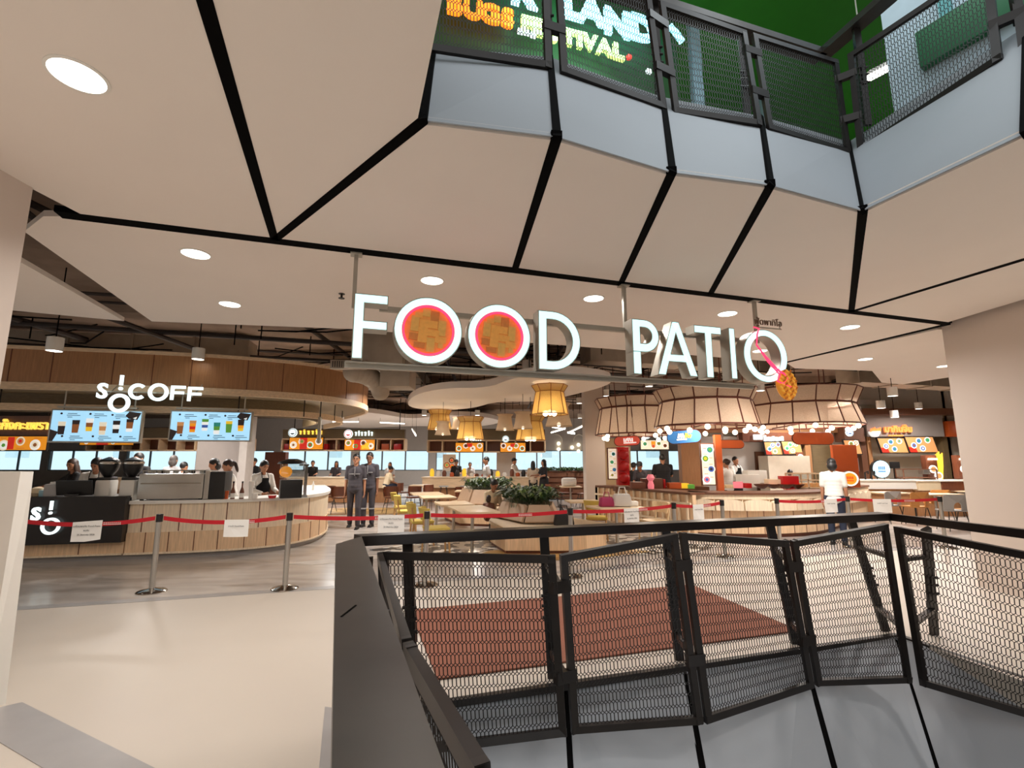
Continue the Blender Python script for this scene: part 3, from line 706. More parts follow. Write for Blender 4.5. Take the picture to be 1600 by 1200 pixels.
seams(CPATH, .002, .11, .43, [.28, .62, 1.0, 1.35, 1.75, 2.1, 2.45, 2.75, 3.1, 3.5, 4.2]).obj('panel_groove', CHDARK, CT, world=True)
seams(offset_path(CPATH, .015), .002, .44, .89, [.2, .75, 1.1, 1.45, 1.95, 3.0], .014).obj('panel_groove', CHDARK, CT, world=True)
AS = math.atan(.217)
BC = thing('cashier_counter', 'black fronted cashier counter with glowing S!O logo', 'counter', (-7.9, 8.1, 0))
def alongc(x0, x1, c, z0, z1, th, m, name, root):
    a, b = Vector((x0, c + .217 * x0)), Vector((x1, c + .217 * x1)); t = (b - a).normalized(); n = Vector((-t.y, t.x))
    return MB().prism([tuple(a), tuple(b), tuple(b + n * th), tuple(a + n * th)], z0, z1).obj(name, m, root, world=True, smooth=0)
CBK = 9.50
alongc(-10.2, -6.34, CBK + .13, .10, .40, .5, OAK, 'lower_panelling', BC); alongc(-10.2, -6.34, CBK + .2, 0, .10, .5, GREYT, 'plinth', BC); alongc(-10.2, -6.34, CBK + .10, .09, .115, .1, OAKP, 'base_rail', BC)
m = MB()
for x in (-9.2, -8.5, -7.75, -6.95): m.box((x, CBK + .128 + .217 * x, .25), (.012, .008, .3), rz=AS)
m.obj('panel_groove', CHDARK, BC, world=True)
alongc(-10.2, -6.32, CBK + .15, .40, 1.0, .55, BLACKP, 'counter_body', BC)
alongc(-10.2, -6.30, CBK, .30, 1.0, .16, BLACKP, 'front_panel', BC); alongc(-10.2, -6.3, CBK - .01, 1.0, 1.03, .7, BLACKP, 'counter_top', BC)
def logo_frame(u, v, c): 
    p = at_w(u, v, c, .217); return plane_frame(p, AS)
def put(m, name, mm, root, u, v, c): return m.xf(logo_frame(u, v, c)).obj(name, mm, root, world=True, smooth=0)
def px2m(u, v, c): return (at_w(u + 1, v, c, .217) - at_w(u, v, c, .217)).length
def ring_letter(root, u, v, c, ro, ri, a0=0, a1=360, name='letter_o'):
    k = px2m(u, v, c); m = MB(); n = 40
    if a1 - a0 == 360: ringplate(m, circ(0, 0, ro * k, ro * k, n), circ(0, 0, ri * k, ri * k, n), 0, .03)
    else:
        o = arc(0, 0, ro * k, a0, a1, n); i = arc(0, 0, ri * k, a0, a1, n)
        for j in range(n): m.slab([(*o[j], 0), (*o[j + 1], 0), (*i[j + 1], 0), (*i[j], 0)], (0, 0, .03))
    return put(m, name, FACEW, root, u, v, c)
def bang(root, u, v, c, h, w):
    k = px2m(u, v, c); m = MB(); m.box((0, h * .16 * k, .015), (w * k, h * .68 * k, .03)); m.slab([(x, z, 0) for x, z in circ(0, -.40 * h * k, w * .62 * k, w * .62 * k, 16)], (0, 0, .03))
    return put(m, 'exclamation_mark', FACEW, root, u, v, c)
def fletter(root, u, v, c, w, h, name='letter_f'):
    k = px2m(u, v, c); w *= k; h *= k; t = .2 * h
    pts = [(-w / 2, -h / 2), (-w / 2 + t, -h / 2), (-w / 2 + t, -.09 * h), (w * .42, -.09 * h), (w * .42, .1 * h), (-w / 2 + t, .1 * h), (-w / 2 + t, h / 2 - t), (w / 2, h / 2 - t), (w / 2, h / 2), (-w / 2, h / 2)]
    return put(MB().slab([(x, z, 0) for x, z in pts], (0, 0, .03)), name, FACEW, root, u, v, c)
def sletter(root, u, v, c, h):
    k = px2m(u, v, c)
    return text('letter_s', 'S', h * k * 1.5, FACEW, root, logo_frame(u, v, c) @ Matrix.Translation((0, 0, .015)), .015, bold=.010)
cc = CBK - .03
sletter(BC, 57, 804, cc, 21); bang(BC, 81, 793, cc, 24, 4.2); ring_letter(BC, 80, 822, cc, 15, 10.5)
SS = thing('coffee_sign', 'glowing white S!OCOFF letters hung in front of the wood canopy', 'sign', (-6.5, 8.1, 2.7))
cs = 9.52
sletter(SS, 160.5, 612, cs, 25); bang(SS, 190.5, 598, cs, 27, 5.2); ring_letter(SS, 187, 630, cs, 17, 10.8)
ring_letter(SS, 216, 612, cs, 14.5, 8.8, 45, 315, 'letter_c'); ring_letter(SS, 248, 613, cs, 15.8, 10.2)
fletter(SS, 278.5, 614, cs, 22.5, 25); fletter(SS, 305.5, 616, cs, 23, 25)
m = MB(); a = at_w(152, 611, cs + .06, .217); b = at_w(316, 616, cs + .06, .217); m.bar(a, b, .02, .02)
for u_ in (165, 300):
    p = at_w(u_, 620, cs + .05, .217); m.bar(p, p + Vector((0, .25, .25)), .015, .015)
m.obj('mounting_rail', SIGNGREY, SS, world=True)

CAN = smooth_path([(-12, 7.15), (-9, 7.85), (-7, 8.28), (-5.2, 8.75), (-3.9, 9.5), (-3.35, 10.6), (-3.55, 12.2), (-4.8, 14)], 2)
CN_ = thing('wood_canopy', 'large rounded oak canopy ring above the coffee bar', 'canopy', (-6.5, 9.5, 2.5))
MB().band(CAN, 2.90, 3.48, .08).obj('fascia', OAKD, CN_, world=True)
MB().band(offset_path(CAN, -.03), 3.46, 3.52, .14).obj('top_rim', OAKX, CN_, world=True)
MB().band(offset_path(CAN, -.02), 2.78, 2.90, .06).obj('lower_rim', OAKX, CN_, world=True)
seams(CAN, .003, 2.9, 3.46, [1.6, 2.35, 3.05, 3.7, 4.3, 5.2, 5.8, 6.4, 7.3, 7.9, 8.5, 9.3, 10.1, 11], .012).obj('panel_groove', CHDARK, CN_, world=True)
inn = offset_path(CAN, 1.15)
def strip_poly(a, b, z0, z1):
    m = MB()
    for i in range(len(a) - 1): m.prism([a[i], a[i + 1], b[i + 1], b[i]], z0, z1)
    bmesh.ops.remove_doubles(m.bm, verts=m.bm.verts[:], dist=1e-5); return m
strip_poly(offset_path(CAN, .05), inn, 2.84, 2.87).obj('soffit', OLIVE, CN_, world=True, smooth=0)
hp = offset_path(CAN, .55)
MB().band(hp, 2.48, 2.60, .05).obj('hanging_hoop', OAKX, CN_, world=True)
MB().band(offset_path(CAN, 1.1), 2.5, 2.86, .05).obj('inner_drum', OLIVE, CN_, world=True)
m = MB()
for i in range(2, len(hp) - 2, 4): m.cyl((*hp[i], 2.5), (*hp[i], 2.86), .012, n=6)
m.obj('hoop_rod', DMET, CN_, world=True)
lamp('AREA', 'added bar fill lamp', (-7.8, 10.9, 3.3), 40, size=.3, spread=math.radians(160)); lamp('AREA', 'added bar fill lamp', (-5.3, 11.3, 3.3), 40, size=.3, spread=math.radians(160))  # added lamps hidden inside the canopy ring, they brighten the bar

# flat picture boards
def board_frame(corners, sl):       # corners TL, TR, BL as pixels are turned into points of one upright plane
    pass
FOOD = {k: mat('print ' + k, c, .5, emit=.55, var=0) for k, c in dict(orange=(240, 150, 30), red=(206, 40, 24), cream=(238, 226, 200), white=(250, 250, 246), brown=(140, 84, 44), dark=(40, 30, 28), green=(90, 150, 60), yellow=(244, 196, 50), tan=(196, 138, 86), blue=(60, 90, 160), pink=(226, 120, 130), teal=(40, 130, 120)).items()}
SKY = mat('screen sky blue', (176, 218, 242), .3, emit=.8, var=.05, scale=2, ecol=(160, 216, 248))
def board(name, label, cat, org, ang, w, h, base, frame=None, depth=.05, group=None):
    t = thing(name, label, cat, org, ang, group); M = plane_frame((0, 0, 0), 0)
    MB().box((0, depth / 2 + .002, 0), (w + .05, depth, h + .05), bev=.006).obj('board_frame', frame or DMET, t)
    MB().box((0, 0, 0), (w, .006, h)).obj('board_face', base, t, smooth=0)
    return t
def blocks(t, m, rects, name='block_print'):
    b = MB()
    for i, (x, z, w, h) in enumerate(rects): b.box((x, -.0045 - i * .0001, z), (w, .004, h))
    return b.obj(name, m, t, smooth=0)
def discs(t, specs):          # plates of food printed on a board: rim, food, garnish
    for key, k2, dy, sc in (('rim', None, .0, 1), ('food', None, .0, .7), ('top', None, .0, .35)):
        by = {}
        for x, z, r, c1, c2, c3 in specs:
            by.setdefault({'rim': c1, 'food': c2, 'top': c3}[key], []).append((x, z, r * sc))
        lay = {'rim': .006, 'food': .0085, 'top': .011}[key]
        for c, lst in by.items():
            b = MB()
            for x, z, r in lst: b.slab([(x + r * math.cos(a * PI / 9), -lay, z + r * math.sin(a * PI / 9)) for a in range(18)], (0, .003, 0))
            b.obj('dish_picture', FOOD[c], t, smooth=0)
def lines(t, m, rects):
    b = MB()
    for x, z, w in rects: b.box((x, -.0055, z), (w, .003, .010))
    return b.obj('caption_text', m, t, smooth=0)
def cup(t, x, z, w, h, cols, taper=.8):
    n = len(cols)
    for i, c in enumerate(cols):
        z0, z1 = z - h / 2 + h * i / n, z - h / 2 + h * (i + 1) / n
        f = lambda zz: w / 2 * (taper + (1 - taper) * ((zz - z + h / 2) / h))
        MB().slab([(x - f(z0), -.006, z0), (x + f(z0), -.006, z0), (x + f(z1), -.006, z1), (x - f(z1), -.006, z1)], (0, .004, 0)).obj('cup_picture', FOOD[c], t, smooth=0)
CUPS = [[['dark', 'dark', 'cream'], ['brown', 'brown', 'dark'], ['yellow', 'brown', 'white'], ['cream', 'tan', 'cream'], ['dark', 'white', 'dark'], ['white', 'brown', 'brown', 'dark']],
        [['brown', 'brown', 'tan'], ['orange', 'red', 'orange', 'tan'], ['white', 'blue', 'white', 'green'], ['white', 'green', 'teal'], ['green', 'green', 'green', 'yellow'], ['yellow', 'orange', 'dark', 'dark']]]
for i, (tl, br, lab) in enumerate((((83, 641), (216, 690), 'left light blue drink menu screen below the letter S with cold drinks'), ((269, 643), (389, 688), 'right light blue drink menu screen with green and orange cups'))):
    c_ = 10.0; a = at_w(*tl, c_, .217); b = at_w(*br, c_, .217); q = (a + b) / 2; w_ = math.hypot(b.x - a.x, b.y - a.y); h_ = a.z - b.z
    t = board('menu_screen', lab, 'menu screen', q, AS, w_, h_, SKY, SIGNGREY, .08, 'drink menu screens under the canopy')
    for k, cu in enumerate(CUPS[i]): cup(t, w_ * (-.38 + .152 * k), -.01 + .03 * ((k * 7) % 3 - 1), w_ * .085, h_ * .42, cu)
    lines(t, FOOD['dark'], [(w_ * x + dx, h_ * z - dz, l) for x, z in ((-.28, .40), (.02, .40), (.26, .38), (-.22, -.34), (.1, -.34), (.38, -.34)) for dx, dz, l in ((0, 0, .14), (.02, .03, .2), (-.03, .06, .07))])
    discs(t, [(w_ * x, h_ * z, .018, 'dark', 'dark', 'dark') for x, z in ((-.40, .40), (-.08, .40), (.17, .38), (-.36, -.34), (-.02, -.34), (.29, -.34))])
    MB().slab([(w_ * .36, -.007, h_ * .5), (w_ * .5, -.007, h_ * .46), (w_ * .46, -.007, h_ * .22), (w_ * .36, -.007, h_ * .26), (w_ * .32, -.007, h_ * .36)], (0, .003, 0)).obj('ink_blot', FOOD['dark'], t, smooth=0)
    MB().slab([(-w_ * .5, -.007, -h_ * .5), (-w_ * .46, -.007, -h_ * .5), (-w_ * .41, -.007, -h_ * .2), (-w_ * .5, -.007, -h_ * .12)], (0, .003, 0)).obj('ink_blot', FOOD['dark'], t, smooth=0)
    MB().slab([(w_ * .41, -.010, h_ * .28), (w_ * .455, -.010, h_ * .33), (w_ * .445, -.010, h_ * .24)], (0, .003, 0)).obj('ink_blot', FOOD['white'], t, smooth=0)
    g = MB(); g.cyl((-w_ * .4, .04, h_ / 2), (-w_ * .4, .04, h_ / 2 + .55), .012); g.cyl((w_ * .4, .04, h_ / 2), (w_ * .4, .04, h_ / 2 + .55), .012); g.box((0, -.0, h_ / 2 + .06), (w_ * .9, .05, .03)); g.obj('hanger', SIGNGREY, t)

# ---- things on the coffee bar
def onc(u, d, z=.945):      # a point over the worktop seen at column u, d metres behind the front edge
    p = at_w(u, 780, 9.63 + d * 1.02, .217); p.z = z; return p
t = thing('espresso_machine', 'wide stainless espresso machine with cups stacked on top on the coffee bar', 'coffee machine', onc(275, .22), AS)
m = MB(); m.box((0, 0, .23), (.98, .5, .42), bev=.02); m.obj('machine_body', STEEL, t)
m = MB()
for x in (-.44, .44):
    for y in (-.18, .18): m.cyl((x, y, 0), (x, y, .03), .03)
m.obj('foot', BLKPL, t)
m = MB()
for k in range(2): m.bar((-.47, -.2 + .4 * k, .49), (.47, -.2 + .4 * k, .49), .012, .012)
for k in range(7): m.bar((-.45 + .15 * k, -.2, .45), (-.45 + .15 * k, -.2, .49), .01, .01)
m.obj('cup_rail', CHROME, t)
MB().box((0, -.254, .28), (.9, .006, .02)).obj('trim_line', CHROME, t)
cupc = None
for k in range(16):
    x = -.42 + .056 * k; q = onc(275, .22) + Vector((x * math.cos(AS) + random.uniform(-.01, .01), x * math.sin(AS) + random.uniform(-.05, .12), .44))
    if cupc is None:
        cupc = MB().lathe([(.018, .0), (.026, .0), (.034, .055), (.031, .055), (.022, .008), (.001, .008)], n=12).obj('coffee_cup', WHITE); tag(cupc, 'small cup in the crowd of cups on top of the espresso machine', 'cup', 'cups on the espresso machine'); cupc.location = q
        cupd = dup1(cupc, q + Vector((.02, .06, 0))); cupd.data = cupc.data.copy(); cupd.data.materials[0] = BLKPL
    else: dup1(cupc if k % 3 else cupd, q)
def grinder(u, lab):
    t = thing('coffee_grinder', lab, 'coffee grinder', onc(u, .15), AS, 'coffee grinders on the bar')
    m = MB(); m.box((0, 0, .17), (.22, .26, .34), bev=.03); m.obj('grinder_body', WHITE, t)
    MB().box((0, 0, .36), (.2, .22, .05), bev=.01).obj('collar', BLKPL, t)
    MB().lathe([(.05, .38), (.13, .5), (.15, .62), (.13, .67), (.02, .72), (.001, .72)], n=16).obj('bean_hopper', BLKPL, t)
    MB().lathe([(.152, .6), (.156, .62), (.152, .64)], n=16).obj('hopper_band', CHROME, t); return t
grinder(164, 'left white coffee grinder with black hopper beside the espresso machine'); grinder(202, 'right white coffee grinder with black hopper beside the espresso machine')
t = thing('cash_register', 'black point of sale monitor turned away on the black cashier counter', 'monitor', onc(114, -.1, 1.03), AS)
MB().box((0, 0, .14), (.50, .03, .24), rx=.25, bev=.01).obj('monitor_panel', BLKPL, t); m = MB(); m.box((0, .05, .03), (.2, .2, .03)); m.bar((0, .05, .03), (0, .01, .16), .06, .03); m.obj('monitor_stand', BLKPL, t)
t = thing('receipt_printer', 'grey receipt printer beside the black monitor', 'printer', onc(84, .05, 1.03), AS); MB().box((0, 0, .1), (.2, .22, .2), bev=.02).obj('printer_body', CLG, t); MB().box((0, -.05, .21), (.1, .002, .05)).obj('receipt', WPAPER, t)
tag(MB().box(onc(70, .05, 1.08), (.14, .1, .1), bev=.01).obj('sugar_box', mat('pale blue box', (150, 190, 205))), 'pale blue sachet box on the cashier counter', 'box')
tag(MB().lathe([(.001, 0), (.05, 0), (.1, .06), (.08, .13), (.03, .15), (.001, .15)], c=onc(57, .1, 1.03), n=14).obj('snack_bag', CC), 'beige snack bag standing at the far end of the cashier counter', 'bag')
t = thing('water_boiler', 'tall dark boiler with steel side next to the espresso machine', 'appliance', onc(340, .18), AS)
MB().box((.03, 0, .24), (.24, .36, .46), bev=.01).obj('boiler_front', BLKPL, t); MB().box((-.13, 0, .25), (.08, .38, .48), bev=.01).obj('steel_side', STEEL, t)
bt = None
for k, (u, lab) in enumerate(((363, 'left brown syrup bottle with white label on the bar'), (377, 'right brown syrup bottle with white label on the bar'))):
    t = thing('syrup_bottle', lab, 'bottle', onc(u, .08), AS, 'syrup bottles'); MB().lathe([(.001, 0), (.036, 0), (.038, .12), (.014, .2), (.013, .27), (.001, .27)], n=12).obj('bottle_body', CHDARK, t); MB().lathe([(.039, .02), (.039, .1)], n=12).obj('bottle_label', WHITE, t)
    MB().cyl((0, 0, .27), (0, 0, .3), .015, n=8).obj('bottle_cap', BLKPL, t)
for u, lab, m_, h_, r_ in ((391, 'white paper cup stack right of the syrup bottles', WHITE, .3, .04), (398, 'low white box by the paper cups', WHITE, .09, .05), (425, 'tray of red and white sachets in front of the barista', REDP, .05, .07), (352, 'orange jar between boiler and bottles', ORANGE, .14, .05)):
    tag(MB().lathe([(.001, 0), (r_ * .8, 0), (r_, h_), (.001, h_)], c=onc(u, .1), n=14).obj('bar_container', m_), lab, 'container')
t = thing('juice_dispenser', 'black drink dispenser with orange juice in a clear tank on the bar', 'dispenser', onc(453, .2), .5)
MB().box((0, 0, .16), (.36, .34, .32), bev=.015).obj('dispenser_base', BLKPL, t)
MB().box((0, 0, .47), (.38, .3, .26), bev=.02).obj('clear_tank', CGLASS, t)
MB().cyl((-.1, -.1, .46), (-.1, .1, .46), .10, n=18).obj('orange_drum', FOOD['orange'], t)
MB().lathe([(.25, .60), (.22, .64), (.08, .69), (.001, .69)], n=20).obj('lid', BLKPL, t)
m = MB(); m.box((.24, 0, .3), (.05, .1, .56)); m.box((.2, 0, .58), (.16, .1, .03)); m.box((.22, 0, .02), (.12, .16, .04)); m.obj('tap_column', CHROME, t)
tag(MB().lathe([(.001, 0), (.03, 0), (.032, .12), (.012, .16), (.01, .2), (.001, .2)], c=at_z(489, 766, .945), n=12).obj('soap_bottle', WHITE), 'small clear squeeze bottle alone on the right end of the bar', 'bottle')
t = thing('hanging_speaker', 'slim grey speaker column hanging at the canopy end', 'speaker', at_y(499, 672, 10.2)); MB().box((0, 0, 0), (.07, .07, .55), bev=.02).obj('speaker_body', SIGNGREY, t); MB().cyl((0, 0, .27), (0, 0, .6), .012).obj('hanger', DMET, t)

# ---- stall with Thai sign at far left, seen under the canopy
q = at_y(30, 665, 12.0)
t = thing('stall_sign', 'dark fascia sign with glowing gold Thai letters at the far left', 'sign', q)
a = at_y(-30, 650, 12.0); b = at_y(73, 680, 12.0); w_ = b.x - a.x
MB().box(((a.x + b.x) / 2, 12.06, (a.z + b.z) / 2), (w_, .12, .48)).obj('sign_panel', WALNUT, t, world=True); g = MB()
for x in (a.x + .1, b.x - .1): g.cyl((x, 12.06, 2.2), (x, 12.06, 4.46), .015, n=6)
g.bar((a.x + .1, 12.06, 3.0), (b.x - .1, 12.06, 3.0), .02, .02); g.obj('hanger', DMET, t, world=True)
text('thai_lettering', 'แก๊งกะเพรา', .30, mat('gold lettering', (255, 214, 90), .4, emit=.9, var=0), t, plane_frame(at_y(33, 665, 11.96), 0), .02, bold=.006)
a = at_y(-30, 682, 12.0); b = at_y(71, 703, 12.0)
t = board('food_board', 'orange and red lit food board under the gold Thai sign', 'menu board', (a + b) / 2, 0, b.x - a.x, a.z - b.z, FOOD['orange'])
blocks(t, FOOD['red'], [(-.05, .0, .16, .3), (-.45, -.1, .3, .12)])
discs(t, [(-.22, -.05, .13, 'cream', 'white', 'green'), (.18, .05, .11, 'cream', 'tan', 'red'), (.55, -.04, .13, 'white', 'cream', 'brown')]); lines(t, FOOD['brown'], [(.2, -.12, .2), (.6, .12, .2), (-.25, .12, .15)])

# ------------------------------------------------------------------ open ceiling of the food hall: clouds, ducts, pipes
def cloud(px, z, th, lab, m, hang=True):
    pts = [tuple(at_z(u, v, z).xy) for u, v in px]
    P = [Vector(p) for p in pts]
    for _ in range(2):
        Q = []
        for i in range(len(P)): a, b = P[i], P[(i + 1) % len(P)]; Q += [a * .75 + b * .25, a * .25 + b * .75]
        P = Q
    t = thing('ceiling_cloud', lab, 'ceiling panel', (sum(p.x for p in P) / len(P), sum(p.y for p in P) / len(P), z))
    MB().prism([tuple(p) for p in P], z, z + th).obj('cloud_panel', m, t, world=True, smooth=30)
    h = MB()
    for p in P[::6]: q = p * .85 + Vector(t.location.xy) * .15; h.cyl((q.x, q.y, z + th - .01), (q.x, q.y, 4.45), .008, n=5)
    h.obj('hanger_rod', DMET, t, world=True); return t
cloud([(634, 632), (648, 616), (694, 606), (762, 606), (800, 591), (845, 584), (900, 584), (956, 592), (952, 602), (900, 616), (847, 628), (775, 627), (744, 637), (694, 642), (650, 639)], 3.28, .16, 'white wavy ceiling cloud hung above the gold lanterns', BEIGE)
cloud([(480, 662), (515, 646), (560, 643), (600, 647), (640, 655), (700, 648), (760, 651), (790, 660), (740, 668), (640, 665), (560, 670)], 3.7, .2, 'long pale ceiling cloud far behind the gold lanterns', BEIGE)
cloud([(1296, 640), (1350, 628), (1420, 640), (1470, 636), (1560, 640), (1560, 655), (1440, 650), (1370, 655)], 3.5, .15, 'pale ceiling cloud above the right food stalls', BEIGE)
m = MB()
for (x0, y0, x1, y1, z, r) in ((-14, 7.2, 4, 12.5, 4.1, .05), (-13, 8, 5, 13.4, 4.2, .03), (-12, 9.2, -2, 12, 3.95, .04), (-6.8, 6.6, -7.2, 22, 4.0, .05), (-9, 7, -9.3, 20, 4.15, .06), (-4, 8.5, -4.5, 24, 4.2, .05), (-1.5, 9, -2.2, 26, 4.05, .045), (1.2, 9.5, .8, 24, 4.2, .05), (-12, 14, 6, 15, 4.25, .05), (-12, 18, 8, 18.6, 4.2, .06), (5, 11, 13, 15, 4.2, .06), (6.5, 10.6, 7.5, 20, 4.1, .05), (10, 11.5, 11.6, 20, 4.25, .06), (-4.6, 4.0, -5.6, 7.0, 4.0, .03), (-5, 3.8, -4.6, 8, 4.2, .04), (-14, 6.2, -3, 8.4, 4.3, .03), (-14, 6.6, -3, 8.8, 4.28, .025), (-14, 9.6, 0, 13.6, 4.3, .03), (-14, 10.3, 0, 14.2, 4.22, .025), (-3, 10.5, 3, 12.5, 4.0, .025), (-3.5, 12.2, 3, 14, 4.1, .03), (0, 16, 9, 20, 4.1, .04), (7.5, 10.5, 14, 13.5, 3.9, .03)):
    m.cyl((x0, y0, z), (x1, y1, z), r, n=8)
tag(m.obj('ceiling_pipework', PIPE), 'tangle of dark pipes and conduits under the exposed ceiling', 'pipework', kind='stuff')
m = MB(); rr = random.Random(4)
for k in range(110):
    x, y = rr.uniform(-13, 4), rr.uniform(7.3, 22); m.cyl((x, y, rr.uniform(3.75, 4.0)), (x, y, 4.45), .012, n=5)
for k in range(150):
    x, y = rr.uniform(-13, 9), rr.uniform(7, 20) + .25 * 0; a = rr.uniform(-.6, .6); L = rr.uniform(1, 3); z = rr.uniform(3.8, 4.35)
    if y < 7.2 + max(0, x + 3) * .45: y += 4
    m.tube([(x, y, z), (x + L * .5 * math.cos(a), y + L * .5 * math.sin(a), z - rr.uniform(.02, .12)), (x + L * math.cos(a), y + L * math.sin(a), z)], .014, 5)
tag(m.obj('ceiling_cables', BLACK), 'sagging cables and thin hanger rods under the exposed ceiling', 'cables', kind='stuff')
b = MB()
for y in (8.5, 12.5, 16.5, 20.5, 25): b.box((-4, y + .0, 4.33), (40, .35, .26))
struct(b.obj('ceiling_beam', CONC, smooth=0), 'dark beams of the exposed ceiling', 'beam')
def duct(lab, pts, w, h):
    t = thing('air_duct', lab, 'duct', pts[0]); m = MB()
    for a, b in zip(pts, pts[1:]): m.bar(a, b, w, h)
    m.obj('duct_body', DUCT, t, world=True, smooth=0); f = MB()
    for a, b in zip(pts, pts[1:]):
        a, b = Vector(a), Vector(b); L = (b - a).length; u_ = (b - a).normalized()
        for k in range(int(L / 1.2) + 1): f.bar(a + u_ * k * 1.2, a + u_ * (k * 1.2 + .04), w + .05, h + .05)
    f.obj('duct_flange', DUCT, t, world=True, smooth=0); return t
t = thing('air_handler', 'grey air conditioning unit with bent duct right of the wood canopy', 'air conditioner', (-2.5, 8.9, 3.5))
MB().box((-2.35, 9.0, 3.65), (.75, .8, .72), bev=.01).obj('unit_body', DUCT, t, world=True); g = MB()
for x in (-2.65, -2.05): g.cyl((x, 9.0, 3.9), (x, 9.0, 4.46), .015, n=6)
g.bar((-2.65, 9, 4.0), (-2.05, 9, 4.0), .03, .03); g.obj('hanger', DMET, t, world=True)
a = at_y(545, 570, 8.4); MB().box((a.x, a.y, a.z), (.62, .12, .16), bev=.01).obj('grille_frame', DUCT, t, world=True)
g = MB()
for k in range(14): g.box((a.x - .26 + .04 * k, a.y - .064, a.z), (.012, .012, .11))
g.obj('grille_slats', BLKPL, t, world=True)
c0 = at_y(553, 585, 8.8); m = MB()
for k in range(9):
    an = k / 8 * PI / 2; p = Vector((c0.x + .28 * math.sin(an) * 1.4, 8.8 + .05 * k, c0.z + .05 - .35 * (1 - math.cos(an)) * .9)); m.ball(p, .2 - .004 * k, (1, 1, 1), 14)
m.obj('flexible_duct', DUCT, t, world=True)
MB().box((c0.x + .75, 9.1, 3.2), (.55, .6, .5), bev=.02).obj('plenum_box', DUCT, t, world=True)
duct('beige square duct crossing behind the letters P and A', [(1.6, 10.4, 3.9), (5.2, 11.4, 3.9)], .5, .35)
duct('beige duct above the right food stalls', [(8.6, 12.3, 3.75), (13.5, 13.6, 3.75)], .6, .4)
duct('long beige duct running back above the kiosk', [(6.6, 12, 4.05), (7.0, 16, 4.05)], .7, .45)
duct('long duct in the dark ceiling behind the first O', [(-2.6, 10.5, 4.0), (-3.4, 24, 4.0)], .5, .35)
duct('wide duct above the coffee bar canopy', [(-13, 9.6, 4.1), (-6, 11.0, 4.1)], .6, .4)
t = thing('cassette_unit', 'square ceiling air outlet hanging left of the ceiling cloud', 'air conditioner', at_y(592, 606, 13)); MB().box((0, 0, .05), (1.5, 1.0, .1), bev=.02).obj('outlet_panel', WHITE, t); MB().box((0, 0, -.01), (1.1, .6, .03)).obj('outlet_grille', CLG, t)

# ------------------------------------------------------------------ lantern lamps
GOLD = fabric_shade('gold weave', (236, 196, 118), .55); WHT = fabric_shade('white weave', (236, 214, 186), .6); RIB = mat('bamboo rib', (150, 96, 40), .6)
def lantern(name, lab, group, shade, rib, n=8, bulbs=3, kink=True):
    t = thing(name, lab, 'pendant lamp', (0, 0, 0), 0, group)
    pr = [(.5, -.40), (.385, .22), (.5, .40)] if kink else [(.5, -.42), (.40, -.1), (.35, .30), (.44, .42)]
    MB().lathe(pr, n=n if kink else 24).obj('lamp_shade', shade, t, smooth=0 if kink else 40)
    m = MB()
    if kink:
        for i in range(n):
            a = 2 * PI * i / n; m.tube([(r * 1.005 * math.cos(a), r * 1.005 * math.sin(a), z) for r, z in pr], .011, 5)
        for r, z in pr: m.tube([(r * 1.005 * math.cos(2 * PI * i / n), r * 1.005 * math.sin(2 * PI * i / n), z) for i in range(n)], .012, 5, closed=True)
    else:
        for r, z in (pr[0], pr[-1]): m.tube([(r * math.cos(2 * PI * i / 24), r * math.sin(2 * PI * i / 24), z) for i in range(24)], .012, 5, closed=True)
    m.obj('shade_frame', rib, t)
    m = MB()
    for k in range(bulbs):
        a = 2 * PI * k / max(bulbs, 1) + .5; r = .14 if bulbs > 1 else 0; m.ball((r * math.cos(a), r * math.sin(a), -.36), .075, (1, 1, 1.1), 12)
    m.obj('bulb', LEDW, t)
    m = MB(); m.cyl((0, 0, -.3), (0, 0, .45), .012, n=6)
    for k in range(3): a = 2 * PI * k / 3; m.cyl((.18 * math.cos(a), .18 * math.sin(a), .35), (.05 * math.cos(a), .05 * math.sin(a), 1.0), .005, n=4)
    m.obj('cord', BLACK, t); return t
def put_lantern(proto, u, v, wpx, dia, lab, first):
    p = at_y(u, v, dia * 760 / wpx)
    if first: proto.location = p; proto.scale = (dia,) * 3; proto['label'] = lab; t = proto
    else: t = dup(proto, p, random.uniform(0, .6), lab, dia)
    fit_cord(t, -.3, 4.46, .006 / dia, dia); return t
gl = [(859, 625, 57, .78, 'largest gold woven lantern lamp below the letter D'), (735, 669, 43, .78, 'gold woven lantern lamp in the middle of the group over the first food board'), (687, 656, 37, .78, 'leftmost gold woven lantern lamp under the cloud tip'), (829, 669, 46, .78, 'gold woven lantern lamp right behind two white lanterns')]
wl = [(692, 669, 25, .46, 'small white woven lantern in front of the leftmost gold lantern'), (716, 661, 22, .46, 'white woven lantern half hidden behind the middle gold lantern'), (789, 660, 29, .5, 'left one of the two white woven lanterns side by side'), (817, 657, 31, .5, 'right one of the two white woven lanterns side by side'), (873, 648, 42, .62, 'white woven lantern tucked behind the largest gold lantern')]
pg = lantern('gold_lantern', '', 'gold lanterns under the cloud', GOLD, RIB); pw = lantern('white_lantern', '', 'white lanterns under the cloud', WHT, WHT, 24, 1, False)
for i, g in enumerate(gl): put_lantern(pg, *g, i == 0)
for i, g in enumerate(wl): put_lantern(pw, *g, i == 0)
for u, v, d in ((859, 645, 10.3), (735, 690, 13.7), (829, 690, 12.8), (687, 678, 15.6)):
    p = at_y(u, v, d); lamp('POINT', 'lantern bulb light', p + Vector((0, 0, .05)), 14, (1, .78, .5), .07)
m = None
